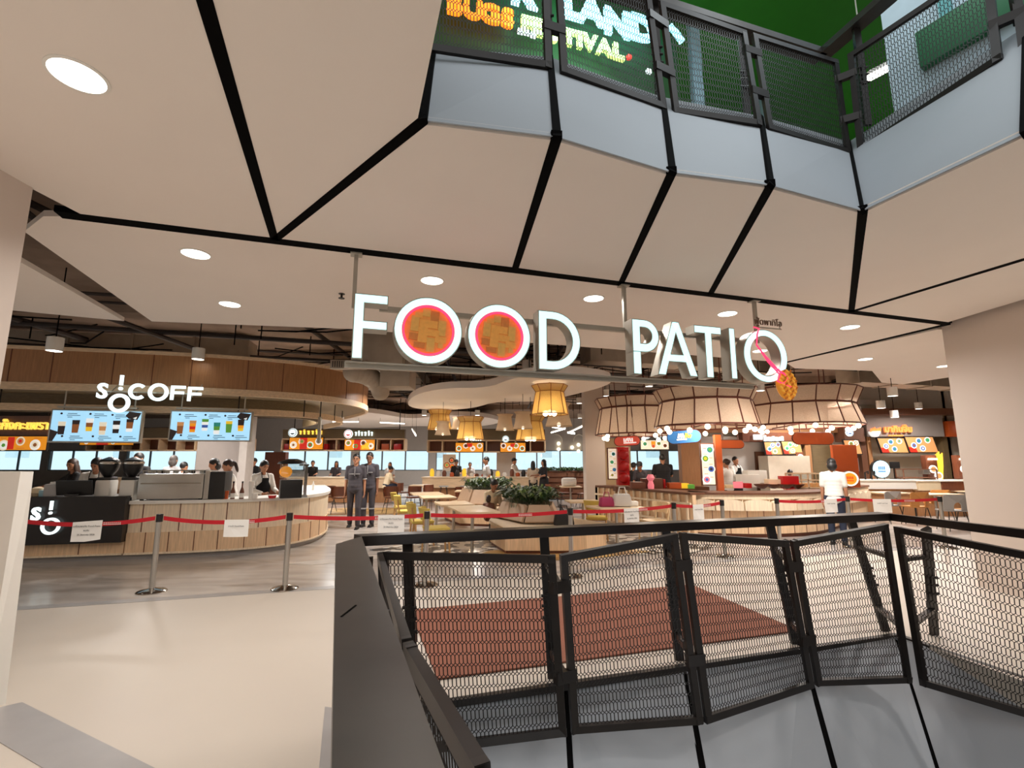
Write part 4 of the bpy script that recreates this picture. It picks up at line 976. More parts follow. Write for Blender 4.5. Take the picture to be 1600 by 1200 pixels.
def linear_light(pts, lab):
    t = thing('linear_light', lab, 'linear light', pts[0]); m = MB(); h = MB(); k = MB()
    for a, b in zip(pts, pts[1:]): m.bar(a, b, .07, .05); h.bar(Vector(a) + Vector((0, 0, .04)), Vector(b) + Vector((0, 0, .04)), .09, .04)
    for a in pts: k.cyl(Vector(a), (a[0], a[1], 4.46), .006, n=4)
    m.obj('diffuser', LED, t, world=True, smooth=0); h.obj('light_housing', WHITE, t, world=True, smooth=0); k.obj('cord', BLACK, t, world=True)
linear_light([at_y(917, 663, 19), at_y(888, 676, 19), at_y(897, 677.5, 20)], 'white V shaped linear light left of the slim pillar')
linear_light([at_y(861, 676, 20), at_y(882, 670, 20), at_y(864, 667.5, 21)], 'white angled linear light behind the big gold lantern')
linear_light([at_y(520, 659, 24), at_y(560, 659, 24)], 'straight white linear light left in the far ceiling'); linear_light([at_y(594, 660, 24), at_y(632, 662, 24)], 'straight white linear light right of the first in the far ceiling'); linear_light([at_y(644, 670, 24), at_y(650, 681, 24)], 'short slanted white linear light far away')
gb = None
for k, (u, v) in enumerate(((873, 693), (873, 702), (894, 699), (904, 695), (904, 705))):
    lab = ['upper', 'lower', 'middle', 'upper right', 'lower right'][k] + ' globe of the wall light group above the far window'
    if gb is None: gb = tag(MB().ball((0, 0, 0), .1, n=14).obj('globe_light', LEDW), lab, 'wall light', 'globe lights on the far wall'); gb.location = at_y(u, v, 32.95)
    else: dup1(gb, at_y(u, v, 32.95), 0, lab)
for k, (u, s_) in enumerate(((879, 1), (896, -1), (914, 1))):
    p = at_y(u, 690, 32.97); m = MB(); m.tube([(p.x + s_ * (.45 * math.cos(a) - .45), p.y, p.z + .5 * math.sin(a)) for a in [i * PI / 2 / 8 for i in range(9)]], .035, 6)
    tag(m.obj('curved_rod_light', WHITE), 'slim curved white rod lamp %s in the far hall' % ['left', 'middle', 'by the pillar'][k], 'lamp')

# ------------------------------------------------------------------ rear food stalls
def stall(lab, x0, x1, y, zs, zt, zf, parts):
    t = thing('food_stall_hood', lab, 'stall hood', ((x0 + x1) / 2, y, zs)); w = x1 - x0; cx = (x0 + x1) / 2
    m = MB(); m.box((cx, y + .25, zs), (w, .5, .05)); m.box((cx, y + .25, zt), (w, .5, .05)); m.obj('shelf', OAKX, t, world=True)
    MB().box((cx, y + .48, (zs + zt) / 2), (w, .03, zt - zs)).obj('back_panel', CHDARK, t, world=True)
    MB().box((cx, y + .12, (zt + zf) / 2 + .02), (w, .2, zf - zt)).obj('fascia', OLIVE, t, world=True)
    m = MB()
    for k in range(parts + 1): m.box((x0 + w * k / parts, y + .25, (zs + zt) / 2), (.05, .5, zt - zs))
    m.obj('divider', OAKX, t, world=True); m = MB()
    for x in (x0 + .3, x1 - .3): m.cyl((x, y + .4, zf), (x, y + .4, 4.46), .02, n=6)
    m.bar((x0 + .3, y + .4, zf + .05), (x1 - .3, y + .4, zf + .05), .04, .04); m.obj('hanger', DMET, t, world=True); return t
stall('long wooden shelf hood of the rear stall behind the two men', -9.4, -4.4, 20, 2.02, 2.48, 2.85, 9)
stall('wooden shelf hood of the middle rear stall under the lanterns', -3.45, 1.35, 20, 1.96, 2.42, 2.85, 8)
stall('wooden shelf hood of the stall hidden behind the drink screens', -16.5, -10.2, 19, 2.0, 2.45, 2.85, 9)
def dishboard(lab, l, t_, r, b_, y, spec, base='orange'):
    a = at_y(l, t_, y); c = at_y(r, b_, y); w, h = c.x - a.x, a.z - c.z
    t = board('food_board', lab, 'menu board', (a + c) / 2, 0, w, h, FOOD[base])
    return t, w, h
for lab, l, t_, r, b_, y, s in (('orange food board at the left of the rear stall hood', 453, 684, 504, 702, 19.96, 0), ('orange and red food board above the two men', 539, 687, 585, 703, 19.96, 1), ('left orange food board on the middle rear stall', 712, 692, 755, 706, 19.96, 2), ('right orange food board on the middle rear stall', 782, 692, 821, 706, 19.96, 3), ('orange food board seen below the left drink screen', 126, 684, 208, 695, 18.96, 0)):
    t, w, h = dishboard(lab, l, t_, r, b_, y, s)
    blocks(t, FOOD['red'], [(-.08 * w, .0, .22 * w, h)] if s < 2 else [(0, .25 * h, .2 * w, .4 * h)])
    if s == 1: blocks(t, FOOD['yellow'], [(.2 * w, -.1 * h, .25 * w, .6 * h)])
    discs(t, [(w * (-.38 + .25 * k), h * (.18 if (k + s) % 2 else -.12), h * .3, 'white', ['cream', 'tan', 'green', 'brown'][(k + s) % 4], ['brown', 'green', 'red', 'dark'][(k + s) % 4]) for k in range(4)])
    lines(t, FOOD['brown'], [(w * (-.3 + .25 * k), h * (-.38 if (k + s) % 2 else .38), w * .12) for k in range(4)])
def badge(lab, u, v, y, rpx, c1, c2, textw=None, tcol=None):
    p = at_y(u, v, y); k = y / 760 * 1.03; r = rpx * k
    t = thing('stall_logo_sign', lab, 'sign', p)
    MB().cyl((0, 0, 0), (0, .06, 0), r, n=28).obj('round_badge', c1, t); MB().lathe([(r * .78, 0), (r * .9, 0), (r * .9, .01), (r * .78, .01)], n=28).xf(Matrix.Rotation(PI / 2, 4, 'X') @ Matrix.Translation((0, 0, 0))).obj('badge_ring', c2, t)
    MB().slab([(r * .5 * math.cos(a * PI / 6), -.008, -r * .1 + r * .35 * math.sin(a * PI / 6)) for a in range(6, 13)], (0, .006, 0)).obj('bowl_mark', c2, t, smooth=0)
    if textw:
        m = MB(); x = r + .08
        for wd, up in textw:
            wd *= k; m.box((x + wd / 2, 0, 0), (wd * .30, .04, 5.5 * k)); m.box((x + wd * .7, 0, 0), (wd * .22, .04, 5.5 * k)); m.box((x + wd * .5, 0, 2.2 * k), (wd * .6, .04, 1.2 * k))
            if up: m.box((x + wd / 2, 0, 4.2 * k), (wd * .5, .04, 1.3 * k))
            x += wd * 1.15
        m.obj('sign_letters', tcol, t, smooth=0)
LYEL = mat('lit yellow', (250, 214, 90), .4, emit=.9, var=0)
badge('round white badge and yellow letters above the left rear food board', 457, 676, 19.96, 6.5, FACEW, FOOD['dark'], [(5, 0), (5, 1), (6, 0), (5, 0), (6, 1), (5, 0)], LYEL)
badge('round white and red badge with white letters above the two men', 544, 678, 19.96, 6.5, FACEW, FOOD['red'], [(4, 0), (4, 1), (4, 0), (5, 0), (4, 1), (4, 0)], FACEW)
badge('round white badge on the middle rear stall', 790, 686, 19.96, 5, FACEW, FOOD['dark'])
badge('small white lettered sign on the middle rear stall', 735, 686, 19.96, .5, FACEW, FOOD['dark'], [(3, 0), (3, 0), (3, 0), (3, 0)], FACEW)
def rear_counter(lab, x0, x1, y, z=.97):
    t = thing('stall_counter', lab, 'counter', ((x0 + x1) / 2, y, 0)); w = x1 - x0; cx = (x0 + x1) / 2
    MB().box((cx, y + .35, z - .02), (w + .1, .8, .05), bev=.008).obj('counter_top', TABLE, t, world=True)
    MB().box((cx, y + .4, z / 2 - .02), (w, .6, z - .05)).obj('counter_front', OAKD, t, world=True)
    MB().box((cx, y + .02, z - .22), (w + .02, .08, .38)).obj('apron_panel', OAKX, t, world=True); return t
rear_counter('oak counter of the rear stall behind the two men', -8.7, -4.75, 19.2); rear_counter('oak counter of the middle rear stall', -3.5, 1.4, 19.4)
rear_counter('oak counter of the hidden stall behind the coffee bar', -16, -9.8, 18.4)
def wallpiece(lab, l, t_, r, b_, y, m, d=.3, name='stall_partition', cat='partition'):
    a = at_y(l, t_, y); c = at_y(r, b_, y); return tag(MB().box(((a.x + c.x) / 2, y + d / 2, (a.z + c.z) / 2), (c.x - a.x, d, a.z - c.z)).obj(name, m, smooth=0), lab, cat)
def wallfloor(lab, l, r, ztop, y, m, d=.3, name='stall_partition', cat='partition'):
    a = at_y(l, 700, y); c = at_y(r, 700, y); return tag(MB().box(((a.x + c.x) / 2, y + d / 2, ztop / 2), (c.x - a.x, d, ztop)).obj(name, m, smooth=0), lab, cat)
STG = mat('mauve grey panel', (142, 132, 126), .7, var=.03)
wallfloor('grey partition panel behind the baristas', 308, 376, 2.5, 13.5, STG); wallfloor('white slim column beside the grey partition', 374, 386, 4.4, 13.2, mat('column grey', (164, 156, 150), .7), .4, 'slim_column', 'column')
wallfloor('grey panel in the middle rear stall', 776, 806, 1.96, 21.2, WALLG); wallfloor('brown panel left of the rear stall', 415, 447, 1.98, 21.5, CHDARK)
t = thing('food_poster', 'white framed poster with food pictures at the middle stall', 'poster', at_y(702, 723, 21)); MB().box((0, 0, 0), (.55, .03, .7)).obj('poster_sheet', WHITE, t); discs(t, [(-.1, -.1, .13, 'brown', 'tan', 'green'), (.1, .1, .12, 'dark', 'tan', 'red'), (.12, -.16, .1, 'red', 'orange', 'green')])
for o in list(t.children): o.location.y -= .012 if o.name.startswith('dish') else 0
m = None
rr = random.Random(11)
fst = None
for k in range(16):
    x = -3.2 + 4.2 * k / 16 + rr.uniform(-.05, .05); y = 19.5 + rr.uniform(.05, .5); h = rr.uniform(.1, .32)
    mm_ = [FOOD['yellow'], WHITE, CHDARK, ORANGE, BLKPL][k % 5]
    o = MB().lathe([(.001, 0), (.08, 0), (.09, h * .6), (.05, h), (.001, h)], n=10).obj('stall_jar', mm_); o.location = (x, y, .985)
    tag(o, 'small %s jar on the middle stall counter' % ['yellow', 'white', 'brown', 'orange', 'black'][k % 5], 'jar', 'jars on the middle stall counter %d' % (k % 5))
for k in range(10):
    x = -9.2 + .5 * k; o = MB().box((0, 0, .12), (.3, .25, .24), bev=.01).obj('storage_box', [REDP, CHDARK, ORANGE][k % 3]); o.location = (x, 20.22, 2.045)
    tag(o, 'small %s box on the shelf of the rear stall hood' % ['red', 'brown', 'orange'][k % 3], 'box', 'boxes on the rear hood shelf %d' % (k % 3))
t = thing('planter_partition', 'low walnut slatted partition with a row of plants left of the slim pillar', 'partition', (2.3, 20.5, 0))
m = MB()
for k in range(5): m.box((2.35, 20.5, .15 + .22 * k), (2.3, .3, .16))
m.obj('slat_boards', WALNUT, t, world=True); MB().box((2.35, 20.52, .6), (2.26, .2, 1.16)).obj('partition_core', CHDARK, t, world=True)
def leaves(m, c, n, rx, ry, h, L=.25, w=.035, seed=1):
    r = random.Random(seed)
    for _ in range(n):
        p = Vector((c[0] + r.uniform(-rx, rx), c[1] + r.uniform(-ry, ry), c[2])); a = r.uniform(0, 2 * PI); tl = r.uniform(.3, 1.1); l = L * r.uniform(.6, 1.2); hh = h * r.uniform(.4, 1)
        d = Vector((math.cos(a), math.sin(a), 0)); s_ = Vector((-d.y, d.x, 0)) * w * r.uniform(.7, 1.2)
        q1 = p + Vector((0, 0, hh)) + d * l * .2; q2 = q1 + d * l * .5 * tl + Vector((0, 0, l * .35)); q3 = q1 + d * l * tl + Vector((0, 0, l * .15))
        up = Vector((0, 0, .004)); V_ = [m.bm.verts.new(x) for x in (q1, q2 + s_, q3, q2 - s_)]
        m.bm.faces.new(V_); V2 = [m.bm.verts.new(x - up) for x in (q1, q2 + s_, q3, q2 - s_)]; m.bm.faces.new(V2[::-1])
        st = [m.bm.verts.new(x) for x in (p, p + Vector((.006, 0, 0)), q1)]; m.bm.faces.new(st)
    return m
leaves(MB(), (2.35, 20.5, 1.1), 260, 1.1, .12, .15, .3, .04, 3).obj('foliage', LEAF, t, world=True, smooth=0, normals=False)

# ------------------------------------------------------------------ round kiosk on the right with its three big shades
KA = arc(5.2, 13.5, 2.9, -118, -50, 22) + [(8.2, 12.35), (9.9, 13.9)]
KC = thing('round_kiosk', 'round pale oak kiosk counter with scalloped panels under three big shades', 'kiosk', (5.4, 11.5, 0))
MB().band(offset_path(KA, .06), 0, .08, .4).obj('plinth', CHDARK, KC, world=True)
MB().band(KA, .08, .56, .35).obj('lower_panelling', OAK, KC, world=True)
MB().band(offset_path(KA, -.015), .56, .80, .35).obj('scallop_backing', OAK, KC, world=True)
MB().band(offset_path(KA, -.06), .79, .885, .5).obj('top_band', OAKP, KC, world=True)
MB().band(offset_path(KA, -.09), .885, .93, .75).obj('dark_worktop', WALNUT, KC, world=True)
seams(KA, .002, .08, .56, [.35 * k + .15 for k in range(17)], .012).obj('panel_groove', CHDARK, KC, world=True)
m = MB(); tt = [0]
P = [Vector(p) for p in offset_path(KA, -.03)]
def along(P, s):
    for a, b in zip(P, P[1:]):
        L = (b - a).length
        if s <= L: return a + (b - a) * (s / L), math.atan2((b - a).y, (b - a).x)
        s -= L
    return P[-1], 0
tot = sum((b - a).length for a, b in zip(P, P[1:])); sc = MB(); n = int(tot / .56)
for k in range(n):
    p, a = along(P, (k + .5) * tot / n); M = plane_frame((p.x, p.y, .56), a); w = tot / n * .49
    pts = [(-w, 0), (w, 0), (w, .16)] + [(w * math.cos(i * PI / 10), .16 + .07 * math.sin(i * PI / 10)) for i in range(1, 10)] + [(-w, .16)]
    b = MB().slab([(x, z, 0) for x, z in pts], (0, 0, .085)); b.xf(M); me = bpy.data.meshes.new('t'); b.bm.to_mesh(me); b.bm.free(); sc.merge(me); bpy.data.meshes.remove(me)
    p2, a2 = along(P, (k + .98) * tot / n); sc.box((p2.x, p2.y, .68), (.02, .04, .26), rz=a2)
sc.obj('scallop_panel', OAKP, KC, world=True, smooth=20)
KW = thing('kiosk_wing', 'straight slatted oak counter wing at the left of the round kiosk', 'counter', (3.1, 12, 0))
WP = [(2.35, 13.75), (3.82, 10.55)]
MB().band(WP, .04, .88, .1).obj('wing_panel', OAK, KW, world=True); MB().band(offset_path(WP, -.05), .88, .93, .6).obj('dark_worktop', WALNUT, KW, world=True)
m = MB(); a, b = Vector(WP[0]), Vector(WP[1]); u_ = (b - a).normalized(); nn = Vector((u_.y, -u_.x))
for k in range(14):
    p = a + (b - a) * (k + .5) / 14 + nn * .03; m.box((p.x, p.y, .46), (.045, .05, .84), rz=math.atan2(u_.y, u_.x))
for z in (.30, .70):
    p = (a + b) / 2 + nn * .06; m.box((p.x, p.y, z), ((b - a).length, .04, .045), rz=math.atan2(u_.y, u_.x))
m.obj('slat_grid', OAKP, KW, world=True)
s = seams(WP, .002, .1, .88, [.25 * k + .1 for k in range(14)], .012).obj('panel_groove', CHDARK, KW, world=True)
q = a + nn * .02; MB().box((q.x, q.y, .45), (.05, .05, .9)).obj('end_post', BLACK, KW, world=True)

SHADE = fabric_shade('kiosk shade rattan', (226, 200, 176), .42); RIBR = mat('red brown rib', (96, 44, 30), .5)
def kshade(lab, c, r, z0, z1, z2, n, ph, bulbs):
    t = thing('kiosk_lantern', lab, 'lamp shade', (c[0], c[1], z0), 0, 'big lantern shades over the round kiosk')
    pr = [(r, 0), (r * .88, z1 - z0), (r * 1.0, z2 - z0)]; pts = [[(q * math.cos(ph + 2 * PI * i / n), q * math.sin(ph + 2 * PI * i / n), z) for i in range(n)] for q, z in pr]
    m = MB(); rings = [[m.bm.verts.new(p) for p in lp] for lp in pts]
    m.skin(rings, cap=False); m.obj('rattan_skin', SHADE, t, smooth=0)
    m = MB()
    for i in range(n): m.tube([pts[0][i], pts[1][i], pts[2][i]], .016, 5)
    for j, lp in enumerate(pts): m.tube([Vector(p) * 1.0 for p in lp], [.018, .026, .016][j], 5, closed=True)
    m.obj('rib_frame', RIBR, t)
    m = MB()
    for k in range(4): a = PI / 2 * k; m.cyl((r * .8 * math.cos(a), r * .8 * math.sin(a), z2 - z0), (r * .8 * math.cos(a), r * .8 * math.sin(a), 4.45 - z0), .012, n=5); m.cyl((r * .8 * math.cos(a), r * .8 * math.sin(a), .02), (r * .8 * math.cos(a), r * .8 * math.sin(a), z2 - z0 + .01), .012, n=5); m.bar((0, 0, .06), (r * .97 * math.cos(a), r * .97 * math.sin(a), .02), .02, .03)
    m.obj('suspension', RIBR, t)
    gb = None
    for k in range(bulbs):
        a = 2 * PI * (k + .5) / bulbs + ph; q = r * (.93 if k % 2 else .72); zz = -.07 if k % 2 else -.12
        if gb is None: gb = MB().ball((0, 0, 0), .06, n=14).obj('globe_bulb', LEDW, t); gb.location = (q * math.cos(a), q * math.sin(a), zz)
        else:
            o = gb.copy(); COL.objects.link(o); o.parent = t; o.location = (q * math.cos(a), q * math.sin(a), zz)
    lamp('POINT', 'kiosk shade bulbs', (c[0], c[1], z0 - .1), 55, (1, .88, .72), .35)
    return t
kshade('left big rattan lantern shade over the kiosk wing', (3.48, 13.6), 1.14, 2.317, 3.03, 3.30, 14, .2, 10)
kshade('middle and largest looking rattan lantern shade over the kiosk', (4.50, 11.3), 1.15, 2.385, 2.95, 3.23, 14, .1, 14)
kshade('right big rattan lantern shade over the kiosk behind the woven basket', (7.55, 12.75), 1.42, 2.50, 3.02, 3.40, 16, .15, 14)

def capsule(name, lab, l, t_, r, b_, y, m, tilt=0, blk=()):
    a = at_y(l, t_, y); c = at_y(r, b_, y); w, h = c.x - a.x, a.z - c.z; h = abs(h)
    t = thing(name, lab, 'sign', (a + c) / 2); R = h / 2
    pts = [(w / 2 - R + R * math.cos(x), R * math.sin(x)) for x in [(-PI / 2 + PI * k / 10) for k in range(11)]] + [(-w / 2 + R + R * math.cos(x), R * math.sin(x)) for x in [(PI / 2 + PI * k / 10) for k in range(11)]]
    RM = Matrix.Rotation(tilt, 4, 'Y')
    MB().slab([(x, 0, z) for x, z in pts], (0, .07, 0)).xf(RM).obj('capsule_board', m, t, smooth=30)
    fr = MB().tube([(x, .02, z) for x, z in pts], .018, 5, closed=True); fr.xf(RM).obj('capsule_frame', RIBR, t)
    for mm_, lst in blk:
        q = MB()
        for x, z, ww, hh, rz in lst: q.box((x * w, -.008, z * h), (ww * w, .012, hh * h), ry=rz)
        q.xf(RM).obj('sign_lettering', mm_, t, smooth=0)
    hg = MB(); q = 4.46 - t.location.z; hg.cyl((-w * .3, .03, h * .45), (-w * .3, .03, q), .012, n=6); hg.cyl((w * .3, .03, h * .45), (w * .3, .03, q), .012, n=6); hg.xf(RM).obj('hanger', RIBR, t)
    return t
WL = FOOD['white']
capsule('capsule_sign', 'red capsule shaped sign with white lettering at the kiosk wing', 960, 682, 1000, 696, 12.6, mat('coral red', (214, 82, 62), .5, emit=.25), -.06, [(WL, [(-.12, .1, .05, .4, 0), (-.04, .1, .05, .4, .3), (.04, .12, .05, .45, 0), (.12, .12, .05, .4, -.2), (.2, .1, .05, .4, 0), (.1, -.22, .5, .12, 0)])])
capsule('capsule_sign', 'blue capsule shaped sign with white and yellow lettering over the kiosk', 1042, 673, 1096, 692, 11.6, BLUEB, -.08, [(WL, [(-.16, .1, .06, .36, .3), (-.09, .1, .05, .36, 0), (-.03, .1, .06, .38, -.3), (-.08, -.2, .3, .12, 0)]), (FOOD['yellow'], [(.05, .08, .05, .45, .2), (.11, .08, .05, .4, -.2), (.18, .02, .06, .3, .5)])])
capsule('capsule_sign', 'plain small orange capsule sign right of the cream menu post', 1122, 688, 1163, 700, 11.8, ORANGE); capsule('capsule_sign', 'plain large orange capsule sign right of the middle kiosk shade', 1238, 676, 1304, 694, 12.6, ORANGE)
def post_menu(lab, l, t_, r, b_, y, m, specs, y_off=0):
    a = at_y(l, t_, y); c = at_y(r, b_, y); w, h = c.x - a.x, a.z - c.z
    t = board('menu_post_board', lab, 'menu board', (a + c) / 2, 0, w, h, m, RIBR); discs(t, [(x * w, z * h, rr_ * w, *cs_) for x, z, rr_, *cs_ in specs]); lines(t, FOOD['brown'], [(w * (.22 if k % 2 else -.2), h * (.4 - .08 * k), w * .3) for k in range(11)]); return t
post_menu('narrow cream menu board framed in red at the left kiosk end', 950, 701, 965, 748, 12.9, FOOD['cream'], [(.1, .32, .3, 'white', 'teal', 'dark'), (-.1, .05, .3, 'white', 'green', 'teal'), (.15, -.2, .3, 'cream', 'blue', 'teal'), (-.1, -.38, .25, 'white', 'tan', 'green')])
t = post_menu('tall cream menu board with round dish pictures on the orange post', 1095, 694, 1118, 757, 11.4, FOOD['cream'], [(.2, .36, .34, 'white', 'teal', 'green'), (-.2, .14, .34, 'white', 'green', 'yellow'), (.22, -.12, .34, 'cream', 'blue', 'dark'), (-.18, -.38, .36, 'white', 'pink', 'blue')])
a = at_y(1122, 690, 11.45); tag(MB().box((a.x, 11.5, 1.55), (.14, .12, 1.3)).obj('orange_post', ORANGE), 'orange post standing on the kiosk behind the cream menu board', 'post')
a = at_y(1319, 695, 12.6); c = at_y(1319, 745, 12.6); tag(MB().box((a.x, 12.65, (a.z + .93) / 2), (.62, .1, a.z - .93), bev=.01).obj('orange_board', ORANGE), 'large plain orange panel standing on the right end of the kiosk', 'panel')
t = thing('red_cabinet', 'glossy red cabinet with round front at the left kiosk end', 'cabinet', at_y(974, 727, 12.8)); MB().box((0, .1, -.02), (.3, .3, .98), bev=.02).obj('cabinet_body', REDP, t); m = MB()
for k in range(3): m.ball((0, -.06, .28 - .3 * k), .14, (1, .5, 1), 14)
m.obj('round_bulge', REDP, t)
def disc_sign(lab, u, v, y, r, c1, c2, c3, stand=True, ang=0):
    p = at_y(u, v, y); t = thing('round_sign', lab, 'sign', p, ang)
    MB().cyl((0, 0, 0), (0, .12, 0), r, n=32).obj('drum_body', BLKPL, t); m = MB().cyl((0, -.01, 0), (0, 0, 0), r * .95, n=32); m.obj('sign_face', c1, t); MB().cyl((0, -.016, 0), (0, -.01, 0), r * .74, n=32).obj('inner_disc', c2, t)
    q = MB()
    for k in range(4): q.box((-.3 * r + .2 * r * k, -.02, .12 * r), (.10 * r, .006, .34 * r)); 
    q.box((0, -.02, -.25 * r), (.8 * r, .006, .1 * r)); q.obj('sign_mark', c3, t, smooth=0)
    if stand: f = MB(); f.bar((-.4 * r, .06, -r * .85), (-.4 * r, .06, -r - .1), .02, .02); f.bar((.4 * r, .06, -r * .85), (.4 * r, .06, -r - .1), .02, .02); f.obj('sign_foot', BLKPL, t)
    return t
disc_sign('round orange and white drum sign standing on the right kiosk end', 1328, 748, 12.2, .19, FOOD['white'], FOOD['orange'], FOOD['red'], False, -.35)
# things on the kiosk
def pin(u, v, y): return at_y(u, v, y)
rr = random.Random(5)
def onk(u, d=0.0):
    p = at_z(u, 764, .93); return Vector((p.x, p.y + d, .93))
for k, (u, m_, h, w, lab, cat) in enumerate(((1000, CHDARK, .16, .34, 'brown wicker basket on the kiosk wing', 'basket'), (1024, WALNUT, .24, .5, 'long brown wooden case on the kiosk wing', 'case'), (1045, REDP, .22, .06, 'narrow red box beside the wooden case', 'box'), (1058, ORANGE, .14, .3, 'orange tray of food behind the kiosk front', 'tray'), (1075, FOOD['yellow'], .12, .22, 'yellow food tray left of the menu post', 'tray'), (1066, FOOD['red'], .08, .26, 'red food packs beside the yellow tray', 'food'), (1084, FOOD['green'], .1, .14, 'green food pack at the corner of the kiosk', 'food'),
        (1163, FOOD['pink'], .16, .24, 'pink printed price card on the kiosk edge', 'card'), (1180, REDP, .12, .16, 'red jar right of the pink price card', 'jar'), (1241, REDP, .3, .4, 'red box behind the row of bowls', 'box'), (1225, CC, .22, .5, 'cream crate behind the bowls', 'crate'), (1150, BENTW, .08, .2, 'small wooden tray by the woman in white', 'tray'))):
    o = MB().box((0, 0, h / 2), (w, .22 if k != 7 else .03, h), bev=.012).obj('kiosk_' + cat, m_); o.location = onk(u, .22 + .1 * (k % 3)); tag(o, lab, cat)
bw = None
for k, u in enumerate((1196, 1214, 1234, 1250)):
    if bw is None:
        bw = thing('serving_bowl', '', 'bowl', (0, 0, 0), 0, 'bowls on the kiosk'); MB().lathe([(.05, 0), (.16, .07), (.19, .11), (.175, .11), (.05, .02), (.001, .02)], n=20).obj('bowl_shell', CHDARK, bw); MB().lathe([(.001, .09), (.165, .09)], n=20).obj('food_fill', FOOD['red'], bw); bw.location = onk(u, .15)
        bw['label'] = 'first dark bowl from the left in the row on the kiosk'
    else: dup(bw, onk(u, .15), 0, '%s dark bowl from the left in the row on the kiosk' % ['', 'second', 'third', 'last'][k])
t = thing('glass_case', 'glass food case with pale wooden frame on the kiosk near the man in white', 'display case', onk(1270, .3)); m = MB()
for x in (-.38, 0, .38):
    for y in (-.15, .15): m.bar((x, y, 0), (x, y, .36), .03, .03)
for z in (.02, .2, .36):
    for y in (-.15, .15): m.bar((-.38, y, z), (.38, y, z), .03, .03)
m.obj('case_frame', OAKX, t); MB().box((0, 0, .19), (.74, .28, .33)).obj('case_glass', CGLASS, t); m = MB()
for k in range(6): m.box((-.3 + .12 * k, 0, .08), (.09, .18, .1), bev=.01)
m.obj('food_stack', FOOD['tan'], t)
for k, (u, lab) in enumerate(((1200, 'lower white carton stack behind the bowls'), (1216, 'upper white carton stack behind the bowls'))):
    o = MB().box((0, 0, .16), (.5, .3, .32), bev=.01).obj('carton_stack', WHITE); o.location = onk(u, 1.0 + .1 * k) + Vector((0, 0, .1 * k)); tag(o, lab, 'boxes')
tag(MB().box(onk(1050, 1.0) + Vector((0, 0, -.05)), (2.4, .5, .12)).obj('prep_shelf', WALNUT), 'dark prep shelf behind the kiosk wing', 'shelf')
o = MB().lathe([(.001, 0), (.07, 0), (.08, .08), (.05, .18), (.10, .26), (.06, .34), (.001, .34)], n=14).obj('pink_ornament', FOOD['pink']); o.location = onk(1019, .1); tag(o, 'pink and white figure shaped ornament on the kiosk wing edge', 'ornament')

# ------------------------------------------------------------------ wall of stalls on the right
KY = 16.6
struct(MB().box((10.5, KY + .3, 2.2), (9.0, .3, 4.4)).obj('wall_stalls', WALLW, smooth=0))
struct(MB().box((18, KY + .3, 2.2), (6.2, .3, 4.4)).obj('wall_stalls', WALLW, smooth=0))
wallfloor('tan lit wall panel between the slim pillar and the kiosk wing', 940, 985, 2.35, 16.6, WALLT)
wallfloor('brown wooden wall panel behind the blue sign', 1064, 1096, 2.3, 15.4, OAKD); wallfloor('grey wall behind the woman in white', 1090, 1200, 2.4, 16.3, WALLG, .2)
wallfloor('dark brown cupboard behind the kiosk', 1180, 1206, 1.9, 16.2, WALNUT); wallfloor('olive brown panel behind the orange capsule sign', 1266, 1301, 2.2, 16.2, OLIVE, .2); wallfloor('tan post between the stalls, left one', 1258, 1267, 2.3, 16.0, OAKD, .25)
for k, (u0, u1, lab) in enumerate(((1345, 1354, 'dark upright post between the stalls left of the orange Thai sign'), (1356, 1362, 'tan upright post left of the round lit sign'), (1474, 1482, 'olive upright post near the right pillar'))): wallfloor(lab, u0, u1, 3.0, 16.1, [WALNUT, OAKD, OLIVE][k], .3)
def fas(lab, l, t_, r, b_, y, m, d=.5): return wallpiece(lab, l, t_, r, b_, y, m, d, 'stall_fascia', 'fascia')
fas('grey fascia of the stall with the orange Thai sign', 1352, 648, 1476, 682, 15.9, STG); fas('dark red brown fascia left of the grey fascia', 1318, 668, 1352, 690, 15.9, WALNUT); fas('red brown fascia by the right pillar', 1480, 658, 1560, 682, 15.9, ORANGE)
fas('dark cornice running above the right stalls', 1330, 638, 1560, 648, 15.6, WALNUT, .3); fas('dark fascia of the stall behind the middle kiosk shade', 1160, 676, 1262, 690, 15.9, CHDARK); fas('brown upper wall over the kiosk stalls', 1090, 640, 1340, 676, 16.2, OAKD, .2)
fas('pale hood of the kitchen seen behind the kiosk wing', 985, 668, 1066, 678, 15.6, OAKD); 
OGL = mat('orange lettering', (255, 140, 70), .4, emit=.9, var=0)
t = thing('stall_sign', 'glowing orange Thai lettering with bowl emblem on the grey fascia', 'sign', at_y(1395, 672, 15.85))
text('thai_lettering', 'มากินจิ๊บ', .27, OGL, t, plane_frame(at_y(1403, 671, 15.82), 0), .03, bold=.012)
m = MB()
for k in range(9): m.box((at_y(1390 + 2.6 * k, 681, 15.8).x, 15.82, at_y(1390, 680.5, 15.8).z), (.035, .03, .05))
m.obj('small_lettering', OGL, t, world=True, smooth=0)
p = at_y(1366, 675, 15.8); MB().lathe([(.001, -.17), (.09, -.15), (.15, -.06), (.165, .02), (.001, .02)], n=20).xf(Matrix.Translation(p)).obj('bowl_emblem', FOOD['white'], t, world=True); m = MB()
for k in range(6): m.tube([p + Vector((-.15 + .06 * k, -.05, .0)), p + Vector((-.13 + .06 * k, -.06, .1 + .02 * (k % 3))), p + Vector((-.08 + .05 * k, -.05, .04))], .025, 6)
m.obj('noodle_emblem', OGL, t, world=True)
